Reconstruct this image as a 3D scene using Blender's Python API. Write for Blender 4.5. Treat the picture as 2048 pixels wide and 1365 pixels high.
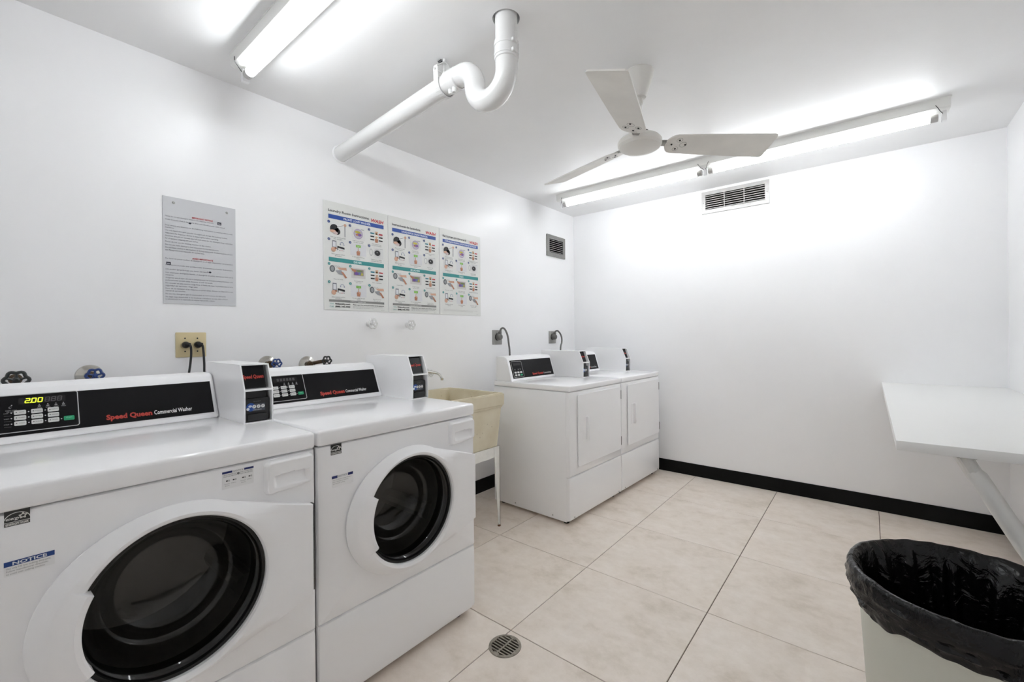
import bpy, bmesh, math, random
from mathutils import Vector, Matrix, noise
random.seed(7)
for o in list(bpy.data.objects): bpy.data.objects.remove(o)
scn = bpy.context.scene
COL = scn.collection
PI = math.pi
R = math.radians

# ------------------------------------------------------------------ camera
cam_d = bpy.data.cameras.new('camera'); cam = bpy.data.objects.new('camera', cam_d); COL.objects.link(cam)
cam_d.sensor_width = 36.0; cam_d.lens = 15.311; cam_d.shift_y = -0.0055; cam_d.clip_start = 0.02
cam.matrix_world = Matrix(((0.773093, 0.006958, 0.634255, 2.34246),
                           (0.634229, 0.005708, -0.773124, 0.0),
                           (-0.009000, 0.999960, 0.0, 1.21760),
                           (0, 0, 0, 1)))
scn.camera = cam
# ------------------------------------------------------------------ world, exposure
w = bpy.data.worlds.new('world'); scn.world = w; w.use_nodes = True
w.node_tree.nodes['Background'].inputs[0].default_value = (0, 0, 0, 1)
w.node_tree.nodes['Background'].inputs[1].default_value = 0.0
scn.view_settings.view_transform = 'Standard'
scn.view_settings.look = 'None'
scn.view_settings.gamma = 1.0
scn.view_settings.use_curve_mapping = False
scn.view_settings.exposure = 2.08
scn.cycles.max_bounces = 16; scn.cycles.diffuse_bounces = 14     # white room: light goes round many times
TUBE_STRENGTH = 6.1          # emission of the fluorescent tubes (their own light)

XR, YB, YF, H = 2.982, 3.867, -0.4856, 2.4276     # right wall, back wall, wall behind the camera, ceiling

# ------------------------------------------------------------------ materials
def lin(c):
    out = []
    for v in c:
        v = v / 255.0
        out.append(v / 12.92 if v <= 0.04045 else ((v + 0.055) / 1.055) ** 2.4)
    return out
MATS = {}
def mat(name, rgb, rough=0.5, metal=0.0, coat=0.0, emit=0.0, bump=0.0, bscale=40.0, var=0.0, vscale=6.0, spec=0.5):
    if name in MATS: return MATS[name]
    m = bpy.data.materials.new(name); m.use_nodes = True
    nt = m.node_tree; b = nt.nodes['Principled BSDF']
    c = lin(rgb) + [1.0]
    b.inputs['Base Color'].default_value = c
    b.inputs['Roughness'].default_value = rough
    b.inputs['Metallic'].default_value = metal
    b.inputs['Coat Weight'].default_value = coat
    b.inputs['Coat Roughness'].default_value = 0.06
    b.inputs['Specular IOR Level'].default_value = spec
    if emit:
        b.inputs['Emission Color'].default_value = c
        b.inputs['Emission Strength'].default_value = emit
    if bump or var:
        tc = nt.nodes.new('ShaderNodeTexCoord')
    if bump:
        n = nt.nodes.new('ShaderNodeTexNoise'); n.inputs['Scale'].default_value = bscale; n.inputs['Detail'].default_value = 5
        bp = nt.nodes.new('ShaderNodeBump'); bp.inputs['Strength'].default_value = bump; bp.inputs['Distance'].default_value = 0.004
        nt.links.new(tc.outputs['Object'], n.inputs['Vector'])
        nt.links.new(n.outputs['Fac'], bp.inputs['Height']); nt.links.new(bp.outputs['Normal'], b.inputs['Normal'])
    if var:
        n2 = nt.nodes.new('ShaderNodeTexNoise'); n2.inputs['Scale'].default_value = vscale; n2.inputs['Detail'].default_value = 6
        cr = nt.nodes.new('ShaderNodeValToRGB')
        cr.color_ramp.elements[0].position = 0.35; cr.color_ramp.elements[1].position = 0.68
        cr.color_ramp.elements[0].color = [v * (1 - var) for v in c[:3]] + [1]
        cr.color_ramp.elements[1].color = [min(1, v * (1 + var * 0.5)) for v in c[:3]] + [1]
        nt.links.new(tc.outputs['Object'], n2.inputs['Vector'])
        nt.links.new(n2.outputs['Fac'], cr.inputs['Fac']); nt.links.new(cr.outputs['Color'], b.inputs['Base Color'])
    MATS[name] = m
    return m
def flat(rgb, rough=0.45):
    return mat('ink_%d_%d_%d' % tuple(rgb), rgb, rough)

M_WALL = mat('wall_paint', (245, 245, 246), 0.33, bump=0.10, bscale=9, var=0.012, vscale=2)
M_CEIL = mat('ceiling_paint', (238, 238, 238), 0.5, bump=0.16, bscale=14, var=0.02, vscale=3)
M_ENAMEL = mat('white_enamel', (246, 246, 247), 0.22, coat=0.4)
M_ENAMEL2 = mat('white_enamel_body', (245, 245, 246), 0.3, coat=0.2, bump=0.03, bscale=4)
M_WPLAST = mat('white_plastic', (245, 245, 246), 0.38)
M_BLACKP = mat('black_panel', (20, 20, 22), 0.22, spec=0.22)
M_BLACK = mat('black_plastic', (18, 18, 20), 0.35)
M_RUBBER = mat('black_rubber', (16, 16, 16), 0.28)
M_BASEB = mat('baseboard_vinyl', (5, 5, 5), 0.5, spec=0.2, bump=0.05, bscale=30)
M_STEEL = mat('drum_steel', (170, 168, 164), 0.42, metal=0.55, bump=0.1, bscale=60)
M_PIPE = mat('pipe_paint', (228, 228, 227), 0.24, bump=0.05, bscale=20)
M_FAN = mat('fan_white', (226, 224, 219), 0.4)
M_BLADE = mat('fan_blade', (230, 228, 223), 0.5, var=0.05, vscale=9)
M_FIX = mat('fixture_white', (236, 236, 233), 0.4)
M_SINK = None
M_LEG = mat('leg_white', (236, 235, 230), 0.4, var=0.04, vscale=30)
M_RUST = mat('rust', (120, 84, 58), 0.8, var=0.3, vscale=60)
M_DUCT = mat('duct_metal', (120, 119, 116), 0.5, metal=0.4, var=0.1, vscale=20)
M_ALU = mat('vent_aluminium', (188, 186, 184), 0.38, metal=0.35, bump=0.08, bscale=70, var=0.08, vscale=30)
M_ALU2 = mat('vent_grey', (140, 139, 136), 0.45, metal=0.2, var=0.10, vscale=40)
M_BEIGE = mat('outlet_beige', (214, 198, 156), 0.4)
M_GREYPLATE = mat('outlet_grey', (168, 167, 163), 0.42, metal=0.3, var=0.08, vscale=50)
M_GREYCORD = mat('grey_cord', (108, 107, 104), 0.45)
M_CHROME = mat('chrome', (200, 198, 192), 0.12, metal=1.0)
M_BRASS = mat('aged_bronze', (86, 70, 52), 0.35, metal=0.6)
M_BLUE = mat('valve_blue', (28, 62, 128), 0.3, coat=0.3)
M_VBLACK = mat('valve_black', (30, 36, 34), 0.3, coat=0.3)
M_BIN = mat('bin_plastic', (206, 208, 198), 0.48, bump=0.04, bscale=12, var=0.03, vscale=8)
M_SHELF = mat('shelf_laminate', (240, 240, 238), 0.3)
M_IRON = mat('drain_iron', (150, 143, 132), 0.5, metal=0.35, bump=0.25, bscale=90, var=0.25, vscale=60)
M_GROUT = mat('grout', (112, 100, 88), 0.9)
M_BRKT = mat('brace_paint', (222, 222, 219), 0.4, bump=0.06, bscale=40)

def make_tile_mat():
    m = bpy.data.materials.new('floor_tile_stone'); m.use_nodes = True
    nt = m.node_tree; b = nt.nodes['Principled BSDF']; L = nt.links
    geo = nt.nodes.new('ShaderNodeTexCoord'); oi = nt.nodes.new('ShaderNodeObjectInfo')
    mul = nt.nodes.new('ShaderNodeVectorMath'); mul.operation = 'SCALE'; mul.inputs['Scale'].default_value = 37.0
    comb = nt.nodes.new('ShaderNodeCombineXYZ')
    L.new(oi.outputs['Random'], comb.inputs[0]); L.new(oi.outputs['Random'], comb.inputs[1])
    L.new(comb.outputs[0], mul.inputs[0])
    add = nt.nodes.new('ShaderNodeVectorMath'); add.operation = 'ADD'
    mp = nt.nodes.new('ShaderNodeMapping'); mp.inputs['Scale'].default_value = (1.0, 1.2, 1.0)
    L.new(geo.outputs['Object'], mp.inputs['Vector']); L.new(mp.outputs[0], add.inputs[0]); L.new(mul.outputs[0], add.inputs[1])
    n1 = nt.nodes.new('ShaderNodeTexNoise'); n1.inputs['Scale'].default_value = 3.6; n1.inputs['Detail'].default_value = 10; n1.inputs['Roughness'].default_value = 0.68; n1.inputs['Distortion'].default_value = 0.1
    n2 = nt.nodes.new('ShaderNodeTexNoise'); n2.inputs['Scale'].default_value = 16; n2.inputs['Detail'].default_value = 6; n2.inputs['Roughness'].default_value = 0.7
    L.new(add.outputs[0], n1.inputs['Vector']); L.new(add.outputs[0], n2.inputs['Vector'])
    r1 = nt.nodes.new('ShaderNodeValToRGB'); e = r1.color_ramp.elements
    e[0].position = 0.30; e[0].color = lin((212, 200, 185)) + [1]
    e[1].position = 0.68; e[1].color = lin((241, 232, 223)) + [1]
    el = e.new(0.47); el.color = lin((234, 223, 212)) + [1]
    r2 = nt.nodes.new('ShaderNodeValToRGB'); e = r2.color_ramp.elements
    e[0].position = 0.36; e[0].color = (0.92, 0.91, 0.89, 1)
    e[1].position = 0.6; e[1].color = (1.0, 1.0, 1.0, 1)
    L.new(n1.outputs['Fac'], r1.inputs['Fac']); L.new(n2.outputs['Fac'], r2.inputs['Fac'])
    mx = nt.nodes.new('ShaderNodeMix'); mx.data_type = 'RGBA'; mx.blend_type = 'MULTIPLY'; mx.inputs['Factor'].default_value = 0.8
    L.new(r1.outputs[0], mx.inputs['A']); L.new(r2.outputs[0], mx.inputs['B'])
    L.new(mx.outputs['Result'], b.inputs['Base Color'])
    b.inputs['Roughness'].default_value = 0.42
    bp = nt.nodes.new('ShaderNodeBump'); bp.inputs['Strength'].default_value = 0.05; bp.inputs['Distance'].default_value = 0.003
    L.new(n2.outputs['Fac'], bp.inputs['Height']); L.new(bp.outputs['Normal'], b.inputs['Normal'])
    return m
M_TILE = make_tile_mat()

def make_sink_mat():
    m = bpy.data.materials.new('sink_stone'); m.use_nodes = True
    nt = m.node_tree; b = nt.nodes['Principled BSDF']; L = nt.links
    tc = nt.nodes.new('ShaderNodeTexCoord')
    v = nt.nodes.new('ShaderNodeTexVoronoi'); v.inputs['Scale'].default_value = 26
    n = nt.nodes.new('ShaderNodeTexNoise'); n.inputs['Scale'].default_value = 9; n.inputs['Detail'].default_value = 6
    L.new(tc.outputs['Object'], v.inputs['Vector']); L.new(tc.outputs['Object'], n.inputs['Vector'])
    r1 = nt.nodes.new('ShaderNodeValToRGB'); e = r1.color_ramp.elements
    e[0].position = 0.07; e[0].color = lin((150, 132, 96)) + [1]; e[1].position = 0.13; e[1].color = (1, 1, 1, 1)
    r2 = nt.nodes.new('ShaderNodeValToRGB'); e = r2.color_ramp.elements
    e[0].position = 0.3; e[0].color = lin((212, 202, 176)) + [1]; e[1].position = 0.7; e[1].color = lin((224, 216, 194)) + [1]
    L.new(v.outputs['Distance'], r1.inputs['Fac']); L.new(n.outputs['Fac'], r2.inputs['Fac'])
    mx = nt.nodes.new('ShaderNodeMix'); mx.data_type = 'RGBA'; mx.blend_type = 'MULTIPLY'; mx.inputs['Factor'].default_value = 0.45
    L.new(r2.outputs[0], mx.inputs['A']); L.new(r1.outputs[0], mx.inputs['B']); L.new(mx.outputs['Result'], b.inputs['Base Color'])
    b.inputs['Roughness'].default_value = 0.55
    return m
M_SINK = make_sink_mat()

def make_glass_mat():
    m = bpy.data.materials.new('dark_door_glass'); m.use_nodes = True
    nt = m.node_tree; L = nt.links
    for n in list(nt.nodes): nt.nodes.remove(n)
    out = nt.nodes.new('ShaderNodeOutputMaterial')
    tr = nt.nodes.new('ShaderNodeBsdfTransparent'); tr.inputs[0].default_value = (0.66, 0.65, 0.63, 1)
    gl = nt.nodes.new('ShaderNodeBsdfGlossy'); gl.inputs['Roughness'].default_value = 0.06; gl.inputs[0].default_value = (0.9, 0.9, 0.9, 1)
    fr = nt.nodes.new('ShaderNodeFresnel'); fr.inputs[0].default_value = 1.5
    mx = nt.nodes.new('ShaderNodeMixShader')
    L.new(fr.outputs[0], mx.inputs[0]); L.new(tr.outputs[0], mx.inputs[1]); L.new(gl.outputs[0], mx.inputs[2]); L.new(mx.outputs[0], out.inputs[0])
    return m
M_GLASS = make_glass_mat()

def make_bag_mat():
    m = bpy.data.materials.new('black_bag_plastic'); m.use_nodes = True
    nt = m.node_tree; b = nt.nodes['Principled BSDF']; L = nt.links
    b.inputs['Base Color'].default_value = (0.004, 0.004, 0.004, 1); b.inputs['Roughness'].default_value = 0.17; b.inputs['Specular IOR Level'].default_value = 0.34
    tc = nt.nodes.new('ShaderNodeTexCoord')
    n = nt.nodes.new('ShaderNodeTexNoise'); n.inputs['Scale'].default_value = 16; n.inputs['Detail'].default_value = 4; n.inputs['Distortion'].default_value = 1.5
    bp = nt.nodes.new('ShaderNodeBump'); bp.inputs['Strength'].default_value = 0.8; bp.inputs['Distance'].default_value = 0.012
    L.new(tc.outputs['Object'], n.inputs['Vector']); L.new(n.outputs['Fac'], bp.inputs['Height']); L.new(bp.outputs['Normal'], b.inputs['Normal'])
    return m
M_BAG = make_bag_mat()

def make_tube_mat():
    m = bpy.data.materials.new('lit_tube'); m.use_nodes = True
    b = m.node_tree.nodes['Principled BSDF']
    b.inputs['Base Color'].default_value = (0.9, 0.9, 0.9, 1)
    b.inputs['Emission Color'].default_value = (0.93, 0.968, 1.0, 1); b.inputs['Emission Strength'].default_value = TUBE_STRENGTH
    return m
M_TUBE = make_tube_mat()

# ------------------------------------------------------------------ mesh helpers
def box(bm, x0, x1, y0, y1, z0, z1, bev=0.0, seg=2, mi=0):
    r = bmesh.ops.create_cube(bm, size=1.0)
    vs = r['verts']
    for v in vs:
        v.co = Vector((x0 + (v.co.x + .5) * (x1 - x0), y0 + (v.co.y + .5) * (y1 - y0), z0 + (v.co.z + .5) * (z1 - z0)))
    fs = set(f for v in vs for f in v.link_faces)
    for f in fs: f.material_index = mi
    if bev:
        es = list(set(e for v in vs for e in v.link_edges))
        r2 = bmesh.ops.bevel(bm, geom=es, offset=bev, segments=seg, profile=0.5, affect='EDGES', clamp_overlap=True)
        for f in r2['faces']: f.material_index = mi
    return bm
def frame_for(d):
    d = Vector(d).normalized()
    a = Vector((0, 0, 1)) if abs(d.z) < 0.9 else Vector((1, 0, 0))
    u = d.cross(a).normalized(); v = d.cross(u).normalized()
    return u, v
def tube(bm, pts, r, seg=12, caps=True, mi=0, closed=False):
    pts = [Vector(p) for p in pts]
    n = len(pts); rs = r if isinstance(r, (list, tuple)) else [r] * n
    tang = []
    for i in range(n):
        if closed: t = pts[(i + 1) % n] - pts[i - 1]
        else: t = pts[min(i + 1, n - 1)] - pts[max(i - 1, 0)]
        tang.append(t.normalized())
    u, v = frame_for(tang[0]); rings = []
    for i in range(n):
        t = tang[i]
        u = (u - t * u.dot(t)).normalized(); v = t.cross(u).normalized()
        rings.append([bm.verts.new(pts[i] + (u * math.cos(2 * PI * k / seg) + v * math.sin(2 * PI * k / seg)) * rs[i]) for k in range(seg)])
    m = n if closed else n - 1
    for i in range(m):
        a, b = rings[i], rings[(i + 1) % n]
        for k in range(seg):
            f = bm.faces.new((a[k], a[(k + 1) % seg], b[(k + 1) % seg], b[k])); f.material_index = mi
    if caps and not closed:
        f = bm.faces.new(rings[0][::-1]); f.material_index = mi
        f = bm.faces.new(rings[-1]); f.material_index = mi
    return bm
def lathe(bm, prof, org=(0, 0, 0), axis='z', seg=32, mi=0, cap0=False, cap1=False):
    org = Vector(org); rings = []
    for r, h in prof:
        ring = []
        if r < 1e-6:
            p = {'z': Vector((0, 0, h)), 'x': Vector((h, 0, 0)), 'y': Vector((0, h, 0))}[axis]
            rings.append([bm.verts.new(org + p)]); continue
        for k in range(seg):
            a = 2 * PI * k / seg; c, s = math.cos(a) * r, math.sin(a) * r
            p = {'z': Vector((c, s, h)), 'x': Vector((h, c, s)), 'y': Vector((s, h, c))}[axis]
            ring.append(bm.verts.new(org + p))
        rings.append(ring)
    for a, b in zip(rings[:-1], rings[1:]):
        for k in range(seg):
            k2 = (k + 1) % seg
            if len(a) == 1 and len(b) == 1: continue
            if len(a) == 1: f = bm.faces.new((a[0], b[k2], b[k]))
            elif len(b) == 1: f = bm.faces.new((a[k], a[k2], b[0]))
            else: f = bm.faces.new((a[k], a[k2], b[k2], b[k]))
            f.material_index = mi
    if cap0 and len(rings[0]) > 2: bm.faces.new(rings[0][::-1]).material_index = mi
    if cap1 and len(rings[-1]) > 2: bm.faces.new(rings[-1]).material_index = mi
    return bm
def prism(bm, poly, a0, a1, axis='y', mi=0):
    # poly of 2-d points: axis y -> (x,z); axis x -> (y,z); axis z -> (x,y)
    def P(p, a):
        return {'y': Vector((p[0], a, p[1])), 'x': Vector((a, p[0], p[1])), 'z': Vector((p[0], p[1], a))}[axis]
    A = [bm.verts.new(P(p, a0)) for p in poly]; B = [bm.verts.new(P(p, a1)) for p in poly]
    n = len(poly); fs = [bm.faces.new(A), bm.faces.new(B[::-1])]
    for k in range(n): fs.append(bm.faces.new((A[k], B[k], B[(k + 1) % n], A[(k + 1) % n])))
    for f in fs: f.material_index = mi
    return bm
def obj(name, bm, m, parent=None, loc=None, rot=None, smooth=True, angle=32):
    bmesh.ops.recalc_face_normals(bm, faces=bm.faces)
    me = bpy.data.meshes.new(name); bm.to_mesh(me); bm.free()
    for mm in (m if isinstance(m, (list, tuple)) else [m]): me.materials.append(mm)
    if smooth:
        for p in me.polygons: p.use_smooth = True
        me.set_sharp_from_angle(angle=R(angle))
    o = bpy.data.objects.new(name, me); COL.objects.link(o)
    if parent: o.parent = parent
    if loc: o.location = loc
    if rot: o.rotation_euler = rot
    return o
def B(): return bmesh.new()
def thing(name, label, cat, loc=(0, 0, 0), rz=0.0, group=None):
    o = bpy.data.objects.new(name, None); COL.objects.link(o); o.empty_display_size = 0.1
    o.location = loc; o.rotation_euler = (0, 0, rz); o['label'] = label; o['category'] = cat
    if group: o['group'] = group
    return o
def tag(o, label, cat, group=None):
    o['label'] = label; o['category'] = cat
    if group: o['group'] = group
    return o
def struct(o, label=None):
    o['kind'] = 'structure'
    if label: o['label'] = label
    return o

# ---- text -> 2-d polygons
def text_geo(s, bold=0.0, shear=0.0):
    cu = bpy.data.curves.new('t', 'FONT'); cu.body = s; cu.size = 1.0; cu.resolution_u = 2; cu.offset = bold; cu.shear = shear
    ob = bpy.data.objects.new('t', cu); me = ob.to_mesh()
    vs = [(v.co.x, v.co.y) for v in me.vertices]; fs = [tuple(p.vertices) for p in me.polygons]
    ob.to_mesh_clear(); bpy.data.objects.remove(ob); bpy.data.curves.remove(cu)
    return vs, fs
class Print:
    """flat print: coloured shapes and lettering on one plane; mapf(u, v, h) -> local point"""
    def __init__(s, mapf): s.v = []; s.f = []; s.m = []; s.mats = []; s.map = mapf; s.h = 0.0006
    def mi(s, rgb):
        m = rgb if not isinstance(rgb, tuple) else flat(rgb)
        if m not in s.mats: s.mats.append(m)
        return s.mats.index(m)
    def poly(s, pts, rgb, lay=0):
        b = len(s.v); s.v += [s.map(u, v, s.h + lay * 0.0003) for u, v in pts]
        s.f.append(tuple(range(b, b + len(pts)))); s.m.append(s.mi(rgb))
    def rect(s, u0, u1, v0, v1, rgb, lay=0): s.poly([(u0, v0), (u1, v0), (u1, v1), (u0, v1)], rgb, lay)
    def disc(s, u, v, ru, rgb, lay=0, rv=None, n=16, a0=0, a1=2 * PI):
        rv = rv or ru
        s.poly([(u + ru * math.cos(a0 + (a1 - a0) * k / n), v + rv * math.sin(a0 + (a1 - a0) * k / n)) for k in range(n)], rgb, lay)
    def ring(s, u, v, r0, r1, rgb, lay=0, n=20, a0=0.0, a1=2 * PI, sv=1.0):
        for k in range(n):
            p, q = a0 + (a1 - a0) * k / n, a0 + (a1 - a0) * (k + 1) / n
            s.poly([(u + r0 * math.cos(p), v + r0 * sv * math.sin(p)), (u + r1 * math.cos(p), v + r1 * sv * math.sin(p)), (u + r1 * math.cos(q), v + r1 * sv * math.sin(q)), (u + r0 * math.cos(q), v + r0 * sv * math.sin(q))], rgb, lay)
    def line(s, p, q, w, rgb, lay=0):
        d = Vector((q[0] - p[0], q[1] - p[1])).normalized() * (w / 2); n = (-d.y, d.x)
        s.poly([(p[0] - n[0], p[1] - n[1]), (q[0] - n[0], q[1] - n[1]), (q[0] + n[0], q[1] + n[1]), (p[0] + n[0], p[1] + n[1])], rgb, lay)
    def text(s, t, u, v, h, rgb, width=None, align='L', bold=0.0, shear=0.0, lay=1, maxw=None):
        vs, fs = text_geo(t, bold, shear)
        if not vs: return
        x0 = min(p[0] for p in vs); x1 = max(p[0] for p in vs)
        sy = h / 0.73; sx = sy
        if width: sx = width / (x1 - x0)
        elif maxw and (x1 - x0) * sx > maxw: sx = maxw / (x1 - x0)
        wd = (x1 - x0) * sx
        off = {'L': 0, 'C': -wd / 2, 'R': -wd}[align]
        b = len(s.v); s.v += [s.map(u + off + (p[0] - x0) * sx, v + p[1] * sy, s.h + lay * 0.0003) for p in vs]
        k = s.mi(rgb)
        for f in fs: s.f.append(tuple(b + i for i in f)); s.m.append(k)
    def build(s, name, parent=None):
        me = bpy.data.meshes.new(name); me.from_pydata([tuple(p) for p in s.v], [], s.f)
        for m in s.mats: me.materials.append(m)
        for p, k in zip(me.polygons, s.m): p.material_index = k
        me.update()
        o = bpy.data.objects.new(name, me); COL.objects.link(o)
        if parent: o.parent = parent
        return o

# ================================================================== the room
def slab(name, x0, x1, y0, y1, z0, z1, m):
    return struct(obj(name, box(B(), x0, x1, y0, y1, z0, z1), m, smooth=False))
T = 0.12
VENT_B = (1.258 + 0.024, 1.258 + 0.497 - 0.024, 2.222 + 0.024, 2.222 + 0.183 - 0.024)      # x0, x1, z0, z1 of the duct mouth in the back wall
VENT_L = (3.374 + 0.032, 3.374 + 0.312 - 0.032, 1.968 + 0.032, 1.968 + 0.203 - 0.032)      # y0, y1, z0, z1 of the duct mouth in the left wall
def wall_left():
    a, b, c, d = VENT_L; bm = B()
    box(bm, -T, 0, YF - T, a, -0.05, H + 0.1); box(bm, -T, 0, b, YB + T, -0.05, H + 0.1)
    box(bm, -T, 0, a, b, -0.05, c); box(bm, -T, 0, a, b, d, H + 0.1)
    struct(obj('wall_left', bm, M_WALL, smooth=False))
def wall_back():
    a, b, c, d = VENT_B; bm = B()
    box(bm, 0, a, YB, YB + T, -0.05, H + 0.1); box(bm, b, XR, YB, YB + T, -0.05, H + 0.1)
    box(bm, a, b, YB, YB + T, -0.05, c); box(bm, a, b, YB, YB + T, d, H + 0.1)
    struct(obj('wall_back', bm, M_WALL, smooth=False))
wall_left(); wall_back()
slab('wall_right', XR, XR + T, YF - T, YB + T, -0.05, H + 0.1, M_WALL)
slab('wall_front', 0, XR, YF - T, YF, -0.05, H + 0.1, M_WALL)
# ceiling with the round hole of the drain pipe
PX, PY = 1.278, 1.279
def ceiling():
    bm = B(); n = 32; rc = 0.0525
    ang = [2 * PI * k / n for k in range(n)]
    x0, x1, y0, y1 = 0, XR, YF, YB
    def outer(a):
        c, s = math.cos(a), math.sin(a); t = 1e9
        if c > 1e-9: t = min(t, (x1 - PX) / c)
        if c < -1e-9: t = min(t, (x0 - PX) / c)
        if s > 1e-9: t = min(t, (y1 - PY) / s)
        if s < -1e-9: t = min(t, (y0 - PY) / s)
        return (PX + c * t, PY + s * t)
    cor = [math.atan2(y - PY, x - PX) % (2 * PI) for x in (x0, x1) for y in (y0, y1)]
    ang = sorted(ang + cor); n = len(ang)
    I = [bm.verts.new((PX + rc * math.cos(a), PY + rc * math.sin(a), H)) for a in ang]
    I2 = [bm.verts.new((PX + rc * math.cos(a), PY + rc * math.sin(a), H + 0.1)) for a in ang]
    O = [bm.verts.new((*outer(a), H)) for a in ang]
    O2 = [bm.verts.new((*outer(a), H + 0.1)) for a in ang]
    for k in range(n):
        j = (k + 1) % n
        bm.faces.new((I[k], I[j], O[j], O[k])); bm.faces.new((I2[k], O2[k], O2[j], I2[j]))
        bm.faces.new((I[k], I2[k], I2[j], I[j])); bm.faces.new((O[k], O[j], O2[j], O2[k]))
    return struct(obj('ceiling', bm, M_CEIL, smooth=False))
ceiling()
# floor: grout bed with single tiles
floor = slab('floor', 0, XR, YF, YB, -0.05, -0.003, M_GROUT)
SX, SY = 0.5975, 0.6218
xs = [XR - 0.0 - SX * k for k in range(5, -1, -1)]; xs[0] = 0.0
ys = [YB - SY * k for k in range(7, -1, -1)]
def tile_mesh(wx, wy):
    bm = B(); g = 0.0016; c = 0.0012
    lo = [(g, g), (wx - g, g), (wx - g, wy - g), (g, wy - g)]
    hi = [(g + c, g + c), (wx - g - c, g + c), (wx - g - c, wy - g - c), (g + c, wy - g - c)]
    a = [bm.verts.new((x, y, -0.004)) for x, y in lo]; b = [bm.verts.new((x, y, -c)) for x, y in lo]; d = [bm.verts.new((x, y, 0)) for x, y in hi]
    for k in range(4):
        j = (k + 1) % 4
        bm.faces.new((a[k], a[j], b[j], b[k])); bm.faces.new((b[k], b[j], d[j], d[k]))
    bm.faces.new(d)
    bmesh.ops.recalc_face_normals(bm, faces=bm.faces)
    me = bpy.data.meshes.new('floor_tile'); bm.to_mesh(me); bm.free(); me.materials.append(M_TILE)
    return me
tcache = {}
for i in range(len(xs) - 1):
    for j in range(len(ys) - 1):
        key = (round(xs[i + 1] - xs[i], 3), round(ys[j + 1] - ys[j], 3))
        if key not in tcache: tcache[key] = tile_mesh(*key)
        o = bpy.data.objects.new('floor_tile', tcache[key]); COL.objects.link(o); o.parent = floor
        o.location = (xs[i], ys[j], 0)
# baseboards
def baseboard(name, x0, x1, y0, y1):
    return struct(obj(name, box(B(), x0, x1, y0, y1, 0.0, 0.104, 0.002, 1), M_BASEB, smooth=False))
baseboard('baseboard_back', 0.0, XR, YB - 0.007, YB)
baseboard('baseboard_left', 0.0, 0.007, YF, YB - 0.007)
baseboard('baseboard_right', XR - 0.007, XR, YF, YB - 0.007)

# ================================================================== fluorescent fixtures
def fixture(name, label, x0, x1, y, joints, group='bare tube ceiling lights'):
    # channel runs along x, hangs under the ceiling; tubes below it
    t = thing(name, label, 'light fixture', (x0, y, H))
    L = x1 - x0
    bm = B()
    prism(bm, [(-0.052, 0.0), (-0.052, -0.008), (-0.050, -0.048), (-0.034, -0.056), (0.034, -0.056), (0.050, -0.048), (0.052, -0.008), (0.052, 0.0)], 0, L, 'x')
    bmesh.ops.bevel(bm, geom=list(bm.edges), offset=0.0015, segments=1, affect='EDGES')
    obj('channel', bm, M_FIX, t, smooth=False)
    bm = B(); box(bm, -0.003, L + 0.003, -0.0535, 0.0535, -0.005, 0.0); obj('channel_lip', bm, M_FIX, t, smooth=False)
    zt = -0.083
    cuts = [0.022] + joints + [L - 0.022]
    for a, b in zip(cuts[:-1], cuts[1:]):
        a2, b2 = a + 0.022, b - 0.022
        obj('tube', lathe(B(), [(0.0, a2 + 0.030), (0.017, a2 + 0.030), (0.0188, a2 + 0.033), (0.0188, b2 - 0.033), (0.017, b2 - 0.030), (0.0, b2 - 0.030)], (0, 0, zt), 'x', 20), M_TUBE, t)
        for e, s in ((a2, 1), (b2, -1)):
            bm = B(); lathe(bm, [(0.0, e), (0.0185, e), (0.0195, e + s * 0.004), (0.0195, e + s * 0.031), (0.0, e + s * 0.031)], (0, 0, zt), 'x', 20)
            obj('tube_cap', bm, M_ALU, t)
    for e in cuts:
        bm = B(); box(bm, e - 0.010, e + 0.010, -0.014, 0.014, -0.108, -0.054, 0.003, 2)
        sk = obj('tube_socket', bm, M_WPLAST, t)
        for s in (-1, 1):
            bm = B()
            if (e < 0.05 and s < 0) or (e > L - 0.05 and s > 0): continue
            tube(bm, [(e + s * 0.006, -0.016, -0.070), (e + s * 0.018, -0.034, -0.060), (e + s * 0.026, -0.050, -0.050), (e + s * 0.036, -0.0535, -0.034)], 0.0016, 6)
            obj('wire', bm, M_BLACK, sk)
    return t
fixture('strip_light', 'long white strip light with two bare tubes along the wall with the wide vent', 0.262, 2.675, 3.207, [1.205])
fixture('strip_light', 'white strip light with bare tube near the wall end above the washers', 0.245, 1.475, 0.730, [])

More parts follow.
